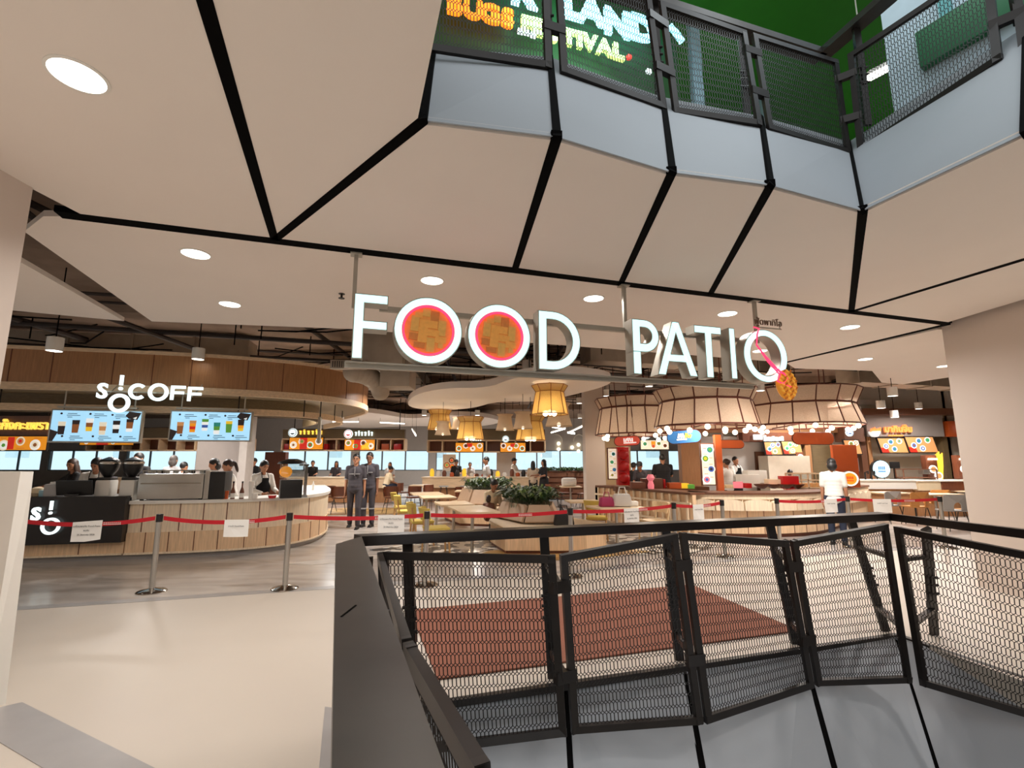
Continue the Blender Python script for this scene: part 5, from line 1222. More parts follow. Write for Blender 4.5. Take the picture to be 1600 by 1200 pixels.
def slantboard(lab, l, t_, r, b_, y, sh, seed):
    a = at_y(l, t_, y); c = at_y(r, b_, y); w, h = c.x - a.x, a.z - c.z; t = thing('menu_screen', lab, 'menu screen', (a + c) / 2)
    q = lambda g: [(-w / 2 - g, 0, h / 2 + g), (w / 2 - sh * w + g, 0, h / 2 + g), (w / 2 + g, 0, -h / 2 - g), (-w / 2 + sh * w - g, 0, -h / 2 - g)]
    MB().slab(q(.03), (0, .06, 0)).obj('screen_frame', BLKPL, t, smooth=0); MB().slab([(x, -.004, z) for x, _, z in q(0)], (0, .004, 0)).obj('screen_face', FOOD['tan'], t, smooth=0)
    MB().slab([(-w * .5 + sh * w * .6, -.006, -h * .15), (-w * .2, -.006, -h * .2), (-w * .15, -.006, -h * .5), (-w / 2 + sh * w, -.006, -h * .5)], (0, .002, 0)).obj('red_corner', FOOD['red'], t, smooth=0)
    r_ = random.Random(seed); discs(t, [(w * x, h * z, h * .2, 'white', r_.choice(['blue', 'tan', 'green']), r_.choice(['brown', 'teal', 'cream'])) for x, z in ((-.25, -.05), (-.08, .25), (.02, -.25), (.2, .3))])
    for o in t.children:
        if o.name.startswith('dish'): o.location.y = -.003
    return t
slantboard('left slanted tan menu screen under the orange Thai sign', 1371, 685, 1421, 707, 15.85, .12, 1); slantboard('right slanted tan menu screen under the orange Thai sign', 1414, 683, 1466, 706.5, 15.8, .12, 2); slantboard('slanted menu screen half hidden by the orange panel', 1318, 688, 1347, 709, 15.85, .15, 3)
slantboard('left slanted menu screen behind the middle kiosk shade', 1194, 691, 1226, 710, 15.85, .08, 4); slantboard('right slanted menu screen next to the large orange capsule', 1221, 690, 1254, 709, 15.8, .1, 5); slantboard('menu screen cut by the right pillar', 1499, 681, 1540, 706, 15.9, .12, 6)
t = thing('stall_sign', 'white lit letter sign on the dark fascia behind the middle kiosk shade', 'sign', at_y(1200, 683, 15.85)); y = 15.85; m = MB()
a = at_y(1177, 679, y); c = at_y(1191, 687, y); m.box(((a.x + c.x) / 2, y, (a.z + c.z) / 2), (c.x - a.x, .05, a.z - c.z)); m.obj('white_plate', FACEW, t, world=True)
m = MB()
for k, (u, h) in enumerate(((1194, 9), (1199, 6), (1203, 6), (1207, 7), (1212, 6), (1217, 6), (1221, 7))):
    p0_ = at_y(u, 689 - h, y); p1_ = at_y(u + 3.2, 689, y); m.box((p0_.x, y, (p0_.z + p1_.z) / 2), (.035, .05, p0_.z - p1_.z)); m.box((p1_.x - .02, y, (p0_.z + p1_.z) / 2), (.035, .05, p0_.z - p1_.z)); m.box(((p0_.x + p1_.x) / 2, y, p0_.z - .02 if k % 2 else p1_.z + .02), (p1_.x - p0_.x, .05, .04))
m.obj('sign_letters', FACEW, t, world=True, smooth=0)
badge('square white lit sign on the dark red fascia beside the grey fascia', 1328, 676, 15.85, 5.5, FACEW, FOOD['blue']); badge('white house shaped lit badge above the kiosk wing kitchen', 1010, 680, 15.4, 6, FACEW, FOOD['dark'], [(4, 0), (4, 1), (4, 0), (4, 0)], FACEW)
badge('round lit badge cut by the right pillar', 1506, 669, 15.8, 6, FACEW, FOOD['teal'])
t, w, h = dishboard('cream lit food board above the kiosk wing kitchen', 1001, 688, 1045, 702, 15.4, 0, 'cream'); blocks(t, FOOD['orange'], [(-.05 * w, .1 * h, .15 * w, .6 * h)]); discs(t, [(w * x, h * z, h * .3, 'white', c1, c2) for x, z, c1, c2 in ((-.35, .1, 'green', 'teal'), (-.05, -.15, 'tan', 'red'), (.15, .15, 'green', 'brown'), (.37, -.1, 'brown', 'dark'))])
disc_sign('round light blue lit sign on the white stall counter', 1377, 733, 15.0, .27, mat('lit pale blue', (190, 236, 250), .4, emit=1.0, var=0), mat('lit pale blue 2', (170, 224, 246), .4, emit=.9, var=0), FOOD['blue'])
def wcounter(lab, l, r, y, z0, z1, m1):
    a = at_y(l, 750, y); c = at_y(r, 750, y); t = thing('stall_counter', lab, 'counter', ((a.x + c.x) / 2, y, 0)); w = c.x - a.x; cx = (a.x + c.x) / 2
    MB().box((cx, y + .35, z1 - .02), (w + .1, .8, .04), bev=.008).obj('counter_top', WHITE, t, world=True); MB().box((cx, y + .3, (z0 + z1) / 2 - .02), (w, .62, z1 - z0 - .04)).obj('white_front', m1, t, world=True); MB().box((cx, y + .4, z0 / 2), (w - .05, .5, z0)).obj('lower_front', OAKD, t, world=True)
wcounter('long white fronted stall counter behind the grey chairs', 1338, 1432, 14.6, .78, 1.05, WHITE); wcounter('stall counter section with pale panel near the right pillar', 1433, 1470, 14.55, .74, 1.04, CC); wcounter('brown fronted counter section beside the right pillar', 1471, 1560, 14.5, .74, 1.04, CHDARK)
def onw(u, d=.3): 
    p = at_y(u, 745, 14.6 + d); p.z = 1.05; return p
t = thing('card_terminal', 'small black payment screen on the right stall counter', 'monitor', onw(1400, .5)); MB().box((0, 0, .42), (.3, .04, .2), bev=.01).obj('screen', BLKPL, t); m = MB(); m.bar((0, .03, 0), (0, .03, .4), .04, .04); m.box((0, .03, .01), (.2, .2, .02)); m.obj('screen_stand', BLKPL, t)
t = thing('prep_rack', 'low brown wire rack on the right stall counter', 'rack', onw(1432, .35)); m = MB()
for x in (-.5, .5):
    for y in (-.15, .15): m.bar((x, y, 0), (x, y, .3), .025, .025)
for y in (-.15, .15): m.bar((-.5, y, .3), (.5, y, .3), .025, .025)
m.obj('rack_frame', WALNUT, t); MB().box((0, 0, .05), (1.0, .3, .03)).obj('rack_shelf', WALNUT, t)
def hotlamp(u, lab):
    t = thing('display_tower', lab, 'food display', onw(u, .4)); MB().box((0, .08, .36), (.34, .2, .72), bev=.02).obj('tower_board', CHDARK, t); m = MB(); m.box((0, -.06, .6), (.22, .1, .05)); m.obj('heat_lamp', LEDW, t)
    m = MB()
    for k, (x, z) in enumerate(((.0, .3), (.14, .1))): m.cyl((x, -.05, z), (x, -.02, z), .12, n=20)
    m.obj('dish_plate', FOOD['white'], t); m = MB()
    for k, (x, z) in enumerate(((.0, .3), (.14, .1))): m.cyl((x, -.06, z), (x, -.05, z), .075, n=16)
    m.obj('dish_food', FOOD['tan'], t); m = MB()
    for k in range(5): m.tube([(.2 + .03 * k, .05, 0), (.22 + .04 * k, .05, .4), (.2 + .05 * k, .04, .75 + .04 * (k % 3))], .02, 5)
    m.obj('bread_sticks', FOOD['yellow'], t)
hotlamp(1458, 'brown food display tower with lit lamp and white plates'); hotlamp(1507, 'orange food display tower half behind the right pillar')
for k, u in enumerate((1352, 1362)):
    m = MB(); p = onw(u, .2); m.tube([p, p + Vector((0, 0, .2)), p + Vector((.1, 0, .24)), p + Vector((.1, 0, .16))], .025, 6); tag(m.obj('black_tap', BLKPL), '%s small black tap on the right stall counter beside the post' % ['left', 'right'][k], 'tap')
tag(MB().box(onw(1445, .45) + Vector((0, 0, .22)), (.2, .2, .14), bev=.01).obj('tin_box', STEEL), 'grey tin on the rack of the right stall counter', 'tin')
t = thing('wall_menu', 'dark framed picture on the wall right of the orange panel', 'picture', at_y(1346, 726, 16.3)); MB().box((0, 0, 0), (.3, .03, .5)).obj('picture_frame', BLKPL, t); MB().box((0, -.018, 0), (.24, .01, .44)).obj('picture_sheet', CLG, t)
tag(MB().box(at_y(1224, 718, 16.2), (.24, .1, .16)).obj('wall_screen', BLKPL), 'small black wall screen above the white cartons', 'monitor')
tag(MB().box(at_y(1227, 750, 15.6), (1.3, .6, 1.5)).obj('white_cabinet', mat('cream cabinet', (206, 196, 178), .5)), 'white cabinet with cartons behind the kiosk bowls', 'cabinet')
t = thing('decor_totem', 'brown hanging display of round dishes beside the white cabinet', 'food display', at_y(1252, 728, 15.5)); MB().box((0, .04, 0), (.22, .04, .85)).obj('totem_board', CHDARK, t); discs(t, [(0, .28, .09, 'white', 'cream', 'dark'), (0, .02, .1, 'dark', 'yellow', 'white'), (0, -.26, .08, 'white', 'tan', 'red')])

# ------------------------------------------------------------------ furniture of the food hall
def legs4(t, w, d, h, r, m, splay=.03, top=.0):
    for sx in (-1, 1):
        for sy in (-1, 1):
            MB().cyl((sx * (w / 2 + splay), sy * (d / 2 + splay), 0), (sx * w / 2, sy * d / 2, h), r * .8, r, 8).obj('leg', m, t)
def chair_a(lab):          # wooden chair, mustard upholstery, curved back
    t = thing('dining_chair', lab, 'chair', (0, 0, 0), 0, 'mustard upholstered wooden chairs')
    legs4(t, .36, .36, .43, .019, CHWOOD)
    MB().box((0, 0, .445), (.44, .42, .05), bev=.02).obj('seat', MUSTARD, t); MB().box((0, 0, .415), (.4, .38, .03)).obj('seat_frame', CHWOOD, t)
    m = MB()
    for s in (-1, 1): m.tube([(s * .19, .17, .42), (s * .205, .21, .6), (s * .2, .225, .72)], .016, 6)
    m.obj('back_post', CHWOOD, t)
    b = MB().band([(.24 * math.sin(a), .27 - .09 * (1 - math.cos(a)) * 2.2) for a in [x * .13 for x in range(9, -10, -1)]], .60, .80, .04, lean=-.05); b.obj('backrest', MUSTARD, t); return t
def chair_b(lab):          # brown shell on thin dark legs
    t = thing('dining_chair', lab, 'chair', (0, 0, 0), 0, 'brown shell chairs with dark legs')
    legs4(t, .28, .28, .44, .011, BLKPL, .08)
    MB().lathe([(.001, .44), (.2, .45), (.235, .48), (.22, .465), (.001, .46)], n=20).obj('seat', CHDARK, t)
    MB().lathe([(.235, .50), (.26, .66), (.25, .80), (.235, .80), (.245, .66), (.22, .50)], n=16, a0=.35, a1=PI - .35).obj('backrest', CHDARK, t)
    m = MB(); m.tube([(.22 * math.cos(a), .22 * math.sin(a), .30) for a in [i * PI / 8 for i in range(16)]], .008, 5, closed=True); m.obj('foot_ring', BLKPL, t); return t
def chair_c(lab, m_, grp):      # moulded shell with an arched cut-out low in the back
    t = thing('dining_chair', lab, 'chair', (0, 0, 0), 0, grp)
    legs4(t, .34, .32, .44, .011, BLKPL, .06)
    MB().box((0, -.02, .455), (.44, .42, .03), bev=.012).obj('seat', m_, t)
    o = [(-.25, .46), (.25, .46), (.25, .70)] + [(.25 - .05 + .05 * math.cos(a), .77 + .05 * math.sin(a)) for a in [i * PI / 8 for i in range(5)]] + [(-.2 + .05 * math.cos(a), .77 + .05 * math.sin(a)) for a in [PI / 2 + i * PI / 8 for i in range(5)]] + [(-.25, .70)]
    n = len(o); inn_ = [(-.08, .47), (.08, .47), (.08, .56)] + [(.08 * math.cos(a), .56 + .09 * math.sin(a)) for a in [(i + 1) * PI / (n - 3) for i in range(n - 4)]] + [(-.08, .56)]
    m = MB(); ringplate(m, o, inn_[:n], -.012, .012); m.xf(Matrix.Translation((0, .2, 0)) @ Matrix.Rotation(PI / 2 + .0, 4, 'X'))
    for v in m.bm.verts: v.co.y += .10 * (v.co.z - .46) - 1.2 * v.co.x ** 2
    m.obj('backrest', m_, t, smooth=20); return t
def stool(lab):
    t = thing('bar_stool', lab, 'stool', (0, 0, 0), 0, 'bar stools at the rear counters')
    legs4(t, .2, .2, .62, .012, BLKPL, .08); MB().cyl((0, 0, .62), (0, 0, .66), .18, n=18).obj('seat', CLG, t); return t
def table(lab, w, d, h=.74, top=TABLE, grp='pale wooden tables'):
    t = thing('dining_table', lab, 'table', (0, 0, 0), 0, grp)
    MB().box((0, 0, h - .015), (w, d, .035), bev=.008).obj('table_top', top, t); MB().cyl((0, 0, .03), (0, 0, h - .03), .03, n=12).obj('pedestal', STEEL, t)
    MB().lathe([(.001, .03), (.05, .03), (.22, .012), (.22, 0)], n=24).obj('base', STEEL, t); return t
def place(t, x, y, rz=0): t.location = (x, y, 0); t.rotation_euler = (0, 0, rz); return t
R_ = math.radians
place(table('pale table of the joined pair beside the bench, nearer one', .68, 1.3), -.72, 9.1, .32)
place(table('pale table of the joined pair beside the bench, farther one', .68, .9), -1.2, 10.3, .32)
place(table('pale table between mustard chairs and the far planter, nearer one', .8, 1.0), -1.85, 12.25, .3); place(table('pale table between mustard chairs and the far planter, farther one', .8, 1.0), -2.3, 13.4, .3)
place(table('white topped table right behind the near planter', .7, .6), 1.55, 10.9, .1); place(table('pale table carrying bags left of the kiosk wing', .95, .7), 1.98, 9.5, .25)
place(table('small table with tissue box left of the far planter', .6, .6), -1.35, 14.6); place(table('dark legged table by the partition with plants', .7, .7), 2.0, 17.0)
place(table('white topped table in front of the far window', .7, .7), -3.3, 18.0, 0)
ca = place(chair_a('mustard chair at the left of the nearer joined table, closest to the railing'), -1.32, 8.75, R_(108))
for x, y, a, lb in ((-1.75, 9.75, 108, 'mustard chair behind the closest one at the joined tables'), (-2.45, 11.65, 105, 'mustard chair left of the pale table pair near the men'), (-2.8, 12.75, 105, 'farther mustard chair left of the pale table pair near the men'), (1.75, 10.35, 170, 'mustard chair tucked behind the table with the bags')):
    dup(ca, (x, y, 0), R_(a), lb)
t = place(chair_a('pale bentwood armchair between bag table and kiosk wing'), 2.75, 9.75, R_(-70)); t['group'] = 'bentwood armchairs'
for o in t.children: 
    o.data.materials[0] = BENTW
cb = place(chair_b('brown shell chair directly left of the two men'), -5.35, 15.4, R_(20))
for x, y, a, lb in ((-5.9, 15.9, -30, 'second brown shell chair left of the two men'), (-6.5, 16.3, 10, 'third brown shell chair near the end of the coffee bar'), (-3.75, 15.5, 30, 'brown shell chair directly right of the two men'), (-3.1, 15.6, -20, 'brown shell chair farther right of the two men'), (-2.7, 16.6, 60, 'brown shell chair at the white table by the window'), (-3.9, 18.0, 90, 'brown shell chair left of the white table by the window'), (-1.5, 15.3, 10, 'brown shell chair behind the small tissue table'), (-.9, 14.9, -70, 'brown shell chair right of the small tissue table'), (1.4, 17.2, 90, 'brown shell chair left of the table by the plant partition'), (2.5, 17.4, -80, 'brown shell chair right of the table by the plant partition'), (1.95, 17.9, 180, 'brown shell chair behind the table by the plant partition')):
    dup(cb, (x, y, 0), R_(a), lb)
cs_ = place(stool('bar stool at the middle rear counter, leftmost'), -2.6, 18.9)
for k in range(5): dup(cs_, (-1.8 + .7 * k, 18.9, 0), 0, 'bar stool at the middle rear counter, %s from its left end' % ['second', 'third', 'fourth', 'fifth', 'sixth'][k])
cg = chair_c('grey shell chair with arched hole, nearest to the right pillar', CHGREY, 'grey shell chairs'); ct = chair_c('tan shell chair with arched hole behind the middle of the right belt', CHTAN, 'tan shell chairs')
def at46(u, v): p = at_z(u, v, .46); return (p.x, p.y, 0)
p = at46(1487, 797); cg.location = p; cg.rotation_euler = (0, 0, PI - .15); p = at46(1430, 791); ct.location = p; ct.rotation_euler = (0, 0, PI + .1)
for u, v, a, pr, lb in ((1388, 789, .2, cg, 'grey shell chair behind the white notice at right'), (1465, 786, -.1, ct, 'tan shell chair left of the nearest grey chair'), (1518, 796, .1, ct, 'tan shell chair cut by the right pillar'), (1408, 778, .3, cg, 'grey shell chair in the second row near the kiosk end'), (1448, 777, -.2, ct, 'tan shell chair in the second row by the long table'), (1500, 781, .2, cg, 'grey shell chair in the second row by the right pillar')):
    dup(pr, at46(u, v), PI + a, lb)
for u, v, w, lb in ((1416, 763, 1.5, 'long pale table in front of the white fronted counter'), (1460, 771, 1.0, 'pale table between tan and grey shell chairs'), (1385, 769, .9, 'pale table at the end of the kiosk'), (1525, 767, 1.0, 'pale table cut by the right pillar')):
    q = at_z(u, v, .74); place(table(lb, w, .7), q.x, q.y, .15)

# bench island with planter, near and far
def island(lab, outer, inner, seats, plant_c, prx, pry, seed, top=.78):
    t = thing('planter_bench', lab, 'bench', (plant_c[0], plant_c[1], 0))
    MB().prism(outer, .06, .40).obj('bench_base', OAK, t, world=True); MB().prism([(p[0] * .97 + plant_c[0] * .03, p[1] * .97 + plant_c[1] * .03) for p in outer], 0, .06).obj('plinth', CHDARK, t, world=True)
    MB().prism(inset(outer, -.03), .40, .45).obj('bench_seat', OAKP, t, world=True)
    core = inset(inner, .14); MB().prism(core, .45, top).obj('planter_box', OLIVE, t, world=True, smooth=0)
    n = len(inner)
    for k in seats:
        a, b = Vector(inner[k]), Vector(inner[(k + 1) % n]); c, d = Vector(core[k]), Vector(core[(k + 1) % n]); u_ = (b - a).normalized() * .012; g = (d - c).normalized() * .012
        nn_ = Vector((u_.y, -u_.x)).normalized() * .05
        m = MB(); P4 = [(*(a + u_), .47), (*(b - u_), .47), (*(d - g), top - .02), (*(c + g), top - .02)]; m.slab(P4, (nn_.x, nn_.y, .03)); m.obj('backrest_cushion', LEATH, t, world=True, smooth=0)
    leaves(MB(), (plant_c[0], plant_c[1], top - .06), 420, prx, pry, .22, .34, .04, seed).obj('foliage', LEAF, t, world=True, smooth=0, normals=False)
    leaves(MB(), (plant_c[0], plant_c[1], top - .06), 90, prx, pry, .26, .34, .03, seed + 1).obj('foliage_fresh', LEAF2, t, world=True, smooth=0, normals=False); return t  # second set of leaves in a fresher green
island('near oak bench with leather backrests round a leafy planter', [(-.42, 9.75), (-.12, 8.78), (1.3, 8.78), (1.75, 9.35), (1.25, 10.2), (.95, 11.6), (-.35, 11.6)], [(-.3, 10.15), (.22, 9.2), (.82, 9.2), (.92, 10.2), (.85, 11.3), (-.25, 11.3)], [0, 1, 2, 5], (.35, 10.3), .42, .85, 21)
island('far oak bench with leather backrests round a leafy planter', [(-1.9, 13.9), (-1.3, 12.5), (.15, 12.2), (.5, 13.0), (.1, 15), (-1.5, 15.2)], [(-1.5, 14.0), (-1.1, 13.0), (-.1, 12.7), (.05, 13.4), (-.2, 14.8), (-1.3, 14.9)], [0, 1, 2], (-.65, 13.9), .5, .8, 31, .84)
# things on tables
def bagthing(lab, x, y, z, s, m_, name='tote_bag'):
    t = thing(name, lab, 'bag', (x, y, z)); q = MB(); q.box((0, 0, .12 * s), (.34 * s, .16 * s, .24 * s), bev=.05 * s)
    for v in q.bm.verts: v.co.x *= 1.15 - 1.2 * v.co.z; v.co.y += .03 * math.sin(v.co.x * 30)
    q.obj('bag_body', m_, t); h = MB(); h.tube([(-.08 * s, -.05 * s, .22 * s), (-.05 * s, -.05 * s, .36 * s), (.05 * s, -.05 * s, .36 * s), (.08 * s, -.05 * s, .22 * s)], .012 * s, 6); h.obj('bag_handle', m_, t); return t
bagthing('slumped white cloth bag on the table left of the kiosk wing', 2.08, 9.45, .745, 1.0, CW); bagthing('dark pink small bag beside the white cloth bag', 1.78, 9.42, .745, .75, mat('magenta', (170, 50, 96)), 'handbag')
tag(MB().box((2.3, 9.6, .79), (.24, .12, .09), bev=.02).obj('tissue_pack', WHITE), 'white tissue pack right of the white cloth bag', 'tissues')
bg_ = bagthing('black shoulder bag hanging from the right end of the near bench backrest', .93, 9.02, .45, 1.0, BLKPL, 'shoulder_bag'); MB().tube([(0, .08, .2), (-.06, .14, .34), (-.05, .12, .36), (.02, -.02, .22)], .012, 6).obj('strap', BLKPL, bg_)
o = MB().box((0, 0, .06), (.22, .14, .12), bev=.02).obj('tissue_box', WHITE); o.location = (-1.3, 14.6, .745); tag(o, 'white tissue box on the small table by the far planter', 'tissues')
o = MB().box((0, 0, .14), (.5, .3, .28), bev=.08).obj('white_bag_pile', CW); o.location = (1.95, 17.0, .745); tag(o, 'white bag on the table by the plant partition', 'bag')

# ------------------------------------------------------------------ belt barriers and paper notices
ST = [(-6.0, 6.05), (-4.45, 6.33), (-2.87, 6.47), (-1.13, 6.66), (.83, 7.12), (2.6, 8.03), (3.6, 8.56), (4.75, 8.95), (6.34, 9.42), (8.05, 9.38)]
STL = ['', 'in front of the black cashier counter', 'in front of the right part of the coffee bar', 'standing behind the left end of the far railing', 'in front of the near planter bench', 'in front of the kiosk wing', 'before the gap in the belts', 'after the gap in front of the round kiosk', 'touched by the man in the white shirt', 'rightmost, by the grey shell chairs']
def stanchion(lab):
    t = thing('belt_stanchion', lab, 'barrier post', (0, 0, 0), 0, 'steel belt stanchions')
    MB().lathe([(.001, .06), (.06, .045), (.15, .022), (.165, .01), (.165, 0)], n=28).obj('base', CHROME, t); MB().cyl((0, 0, .04), (0, 0, .86), .032, n=16).obj('pole', STEEL, t)
    MB().cyl((0, 0, .84), (0, 0, .935), .038, n=16).obj('belt_head', BLKPL, t); return t
s0 = None; SB = []
for (x, y), lb in zip(ST[1:], STL[1:]):
    if s0 is None: s0 = stanchion('steel belt stanchion ' + lb); s0.location = (x, y, 0); SB.append(s0)
    else: SB.append(dup(s0, (x, y, 0), 0, 'steel belt stanchion ' + lb))
def belt(a, b, lab, sag=.035):
    t = thing('barrier_belt', lab, 'belt', (*a, .86)); pts = []
    A, B = Vector(a), Vector(b); u_ = (B - A).normalized() * .05; A += u_; B -= u_; n = 12; m = MB(); rings = []
    nv = Vector((-u_.y, u_.x)).normalized() * .002
    for k in range(n + 1):
        f = k / n; p = A.lerp(B, f); z = .885 - sag * 4 * f * (1 - f); rings.append([m.bm.verts.new((p.x + s * nv.x, p.y + s * nv.y, z + dz)) for s, dz in ((1, -.025), (1, .025), (-1, .025), (-1, -.025))])
    m.skin(rings).obj('webbing', REDB, t, world=True)
    w = MB(); p = A.lerp(B, .68); z = .885 - sag * 4 * .68 * .32; an = math.atan2(u_.y, u_.x); d = u_.normalized(); nf = Vector((d.y, -d.x)) * .004
    for j in range(2):
        for k in range(9): q = p + d * (.022 * (k - 4)) + nf; w.box((q.x, q.y, z + .009 - .018 * j), (.014, .002, .010 if j else .006), rz=an)
    w.obj('belt_print', WPAPER, t, world=True, smooth=0); return lambda f: (A.lerp(B, f), .885 - sag * 4 * f * (1 - f), an, nf)
BL = ['from the parapet to the stanchion by the cashier counter', 'in front of the middle of the coffee bar', 'crossing in front of the two men', 'in front of the mustard chairs', 'in front of the near planter bench and bag table', 'in front of the corner of the kiosk wing', None, 'reaching the man in the white shirt', 'in front of the grey shell chairs']
BF = []
for k in range(9):
    BF.append(belt(ST[k], ST[k + 1], 'red barrier belt ' + BL[k], .06 if k < 2 else .03) if BL[k] else None)
def notice(k, f, lab, txt, w=.30, h=.21, tilt=0.0):
    p, z, an, nf = BF[k](f); t = thing('paper_notice', lab, 'paper sign', (p.x + nf.x * 1.5, p.y + nf.y * 1.5, z), an, 'paper notices on the belts')
    m = MB().slab([(-w / 2, 0, .03), (w / 2, 0, .03 + tilt), (w / 2, -.004, .03 - h + tilt), (0, -.012, .03 - h - .002), (-w / 2, -.004, .03 - h)], (0, -.0015, 0)); m.obj('sheet', WPAPER, t, smooth=0)
    M = Matrix.Translation(t.location) @ Matrix.Rotation(an, 4, 'Z') @ plane_frame((0, -.0125, 0), 0)
    for i, (s, sz) in enumerate(txt): text('printed_line', s, sz, INK, t, M @ Matrix.Translation((0, -.02 - .05 * i - (.03 if len(txt) == 1 else 0), 0)), .0006)
F3 = [('เตรียมพบกับ Food Patio', .030), ('พบกัน', .026), ('25 สิงหาคม 2026', .028)]; F1 = [('ทางเข้า Food Patio', .026)]
notice(0, .50, 'white notice with three lines hanging in front of the glowing O logo', F3, .32, .23, .02); notice(1, .60, 'white notice with one line in front of the oak coffee bar', F1); notice(2, .75, 'white notice with three lines next to the two men', F3, .34, .25)
notice(4, .56, 'white notice in front of the bentwood armchair', F3, .29, .25); notice(5, .48, 'white notice at the corner of the kiosk wing', F1, .25, .24); notice(7, .76, 'white notice in front of the man in the white shirt', F1, .30, .24); notice(8, .36, 'white notice right of the man in front of the grey chairs', F1, .34, .25)

# ------------------------------------------------------------------ people
def person(lab, loc, face=0.0, h=1.7, pose='stand', lean=0, head=(0, 0), arms=((0, 0, 'd'), (0, 0, 'd')), skin=0, hair='short', hm=None, top=None, sleeve='short', bottom=None, skirt=False, apron=None, extra=None, near=False, build=1.0, step=0, shoes=True, cap=None, seat_z=.5):
    k = h / 1.7; V3 = lambda x, y, z: Vector((x, y, z)); sit = pose == 'sit'; pz = seat_z / k + .04 if sit else .93
    Rl = Matrix.Rotation(lean, 3, 'X')
    def up(p): return Rl @ Vector((p[0], p[1], p[2])) + V3(0, 0, pz)
    hips = V3(0, 0, pz)
    sh = [up((s * .168 * build, 0, .432)) for s in (-1, 1)]; neck = up((0, .0, .50)); hc = up((0, -.015, .635))
    HM = Matrix.Translation(hc) @ (Matrix.Rotation(lean * .5 + head[1], 4, 'X') @ Matrix.Rotation(head[0], 4, 'Z'))
    el, wr, hd = [], [], []
    D = {'d': ((.10, .02, -1), (.05, -.12, -1)), 'f': ((.12, -.45, -.85), (-.15, -.95, -.1)), 'w': ((.15, -.25, -.95), (-.45, -.8, -.15)), 'b': ((.15, .25, -.95), (-.2, -.6, -.7)), 'u': ((.2, -.9, -.4), (-.1, -.9, .35)), 'o': ((.75, -.5, -.45), (.55, -.8, -.2)), 'c': ((.15, -.3, -.9), (-.2, -.55, .8)), 'r': ((.3, -.5, -.8), (.35, -.75, -.55))}
    for i, s in enumerate((-1, 1)):
        a, b = D[arms[i][2]]; f = Rl if arms[i][2] != 'd' else Matrix.Identity(3)
        a = Vector((a[0] * s, a[1], a[2])).normalized(); b = Vector((b[0] * s, b[1], b[2])).normalized()
        e = sh[i] + (f @ a) * .28; w = e + (f @ b) * .245; el.append(e); wr.append(w); hd.append((f @ b).normalized())
    if sit:
        kn = [V3(s * .11, -.42, pz + .0) for s in (-1, 1)]; an = [V3(s * .12, -.40, .08) for s in (-1, 1)]
    else:
        kn = [V3(s * .095, -.02 - step * s * .12, .49) for s in (-1, 1)]; an = [V3(s * .10, .02 - step * s * .22, .08 + (.03 if step * s < 0 else 0)) for s in (-1, 1)]
    hp = [hips + V3(s * .09, 0, -.03) for s in (-1, 1)]
    cap_ = lambda m, a, b, ra, rb, n=12: (m.cyl(a, b, ra, rb, n), m.ball(a, ra, n=n), m.ball(b, rb, n=n))
    B = MB()
    for p, r in (((0, 0, .02), (.155, .11, .12)), ((0, 0, .16), (.135, .095, .13)), ((0, -.005, .32), (.155, .105, .15))): B.ball(up(p), 1, tuple(x * (build if i < 2 else 1) for i, x in enumerate(r)), 16)
    cap_(B, sh[0] + V3(.03, 0, -.01), sh[1] - V3(.03, 0, .01), .046, .046); cap_(B, up((0, 0, .44)), hc + V3(0, .01, -.03), .052, .048)
    for i in range(2):
        cap_(B, sh[i], el[i], .044, .037); cap_(B, el[i], wr[i], .037, .026); cap_(B, hp[i], kn[i], .078, .053); cap_(B, kn[i], an[i], .052, .036)
        cap_(B, an[i] + V3(0, .03, -.03), an[i] + V3(0, -.12, -.045), .036, .03)
        z = hd[i]; x = z.orthogonal().normalized() if abs(z.z) < .8 else Vector((0, -1, 0)); x = (x - z * x.dot(z)).normalized(); y = z.cross(x); s = 1 if i else -1
        MH = Matrix((x, y, z)).transposed().to_4x4(); MH.translation = wr[i]
        P = lambda a, b, c: MH @ Vector((a, b, c))
        B.merge_ball(P(0, 0, .05), MH, (.042, .018, .052))
        for j, (ox, L) in enumerate(((-.034, .062), (-.011, .075), (.012, .07), (.034, .055))):
            p0, p1, p2 = P(ox, 0, .085), P(ox * 1.25, .008, .085 + L * .6), P(ox * 1.35, .026, .085 + L); cap_(B, p0, p1, .0088, .0082, 8); cap_(B, p1, p2, .0082, .0072, 8)
        p0, p1, p2 = P(-.030, .004, .03), P(-.066, .014, .062), P(-.076, .022, .09); cap_(B, p0, p1, .0115, .0095, 8); cap_(B, p1, p2, .0095, .008, 8)
    def hb(c, r, n=16): B.merge_ball(HM @ Vector(c), HM, r, n)
    hb((0, 0, .01), (.076, .094, .108)); hb((0, -.02, -.055), (.056, .066, .056)); hb((0, -.098, -.012), (.012, .016, .018), 8); hb((0, -.09, .01), (.009, .014, .025), 8)
    for s in (-1, 1): hb((s * .078, .012, -.005), (.012, .02, .03), 8)
    hb((0, -.088, -.052), (.022, .01, .010), 8); hb((0, -.082, -.09), (.02, .014, .014), 8)
    vx = .0075 if near else .012
    SC = Matrix.Diagonal((k, k, k, 1))
    root = thing('person', lab, 'person', loc, face)
    def fin(m, name, mm, v=vx, sm=2):
        m.xf(SC); me = remesh(m.bm, v, sm); me.name = name; me.materials.append(mm); me.shade_smooth()
        o = bpy.data.objects.new(name, me); COL.objects.link(o); o.parent = root; return o
    fin(B, 'body', SKINS[skin], sm=1)
    g = .014; T = MB()
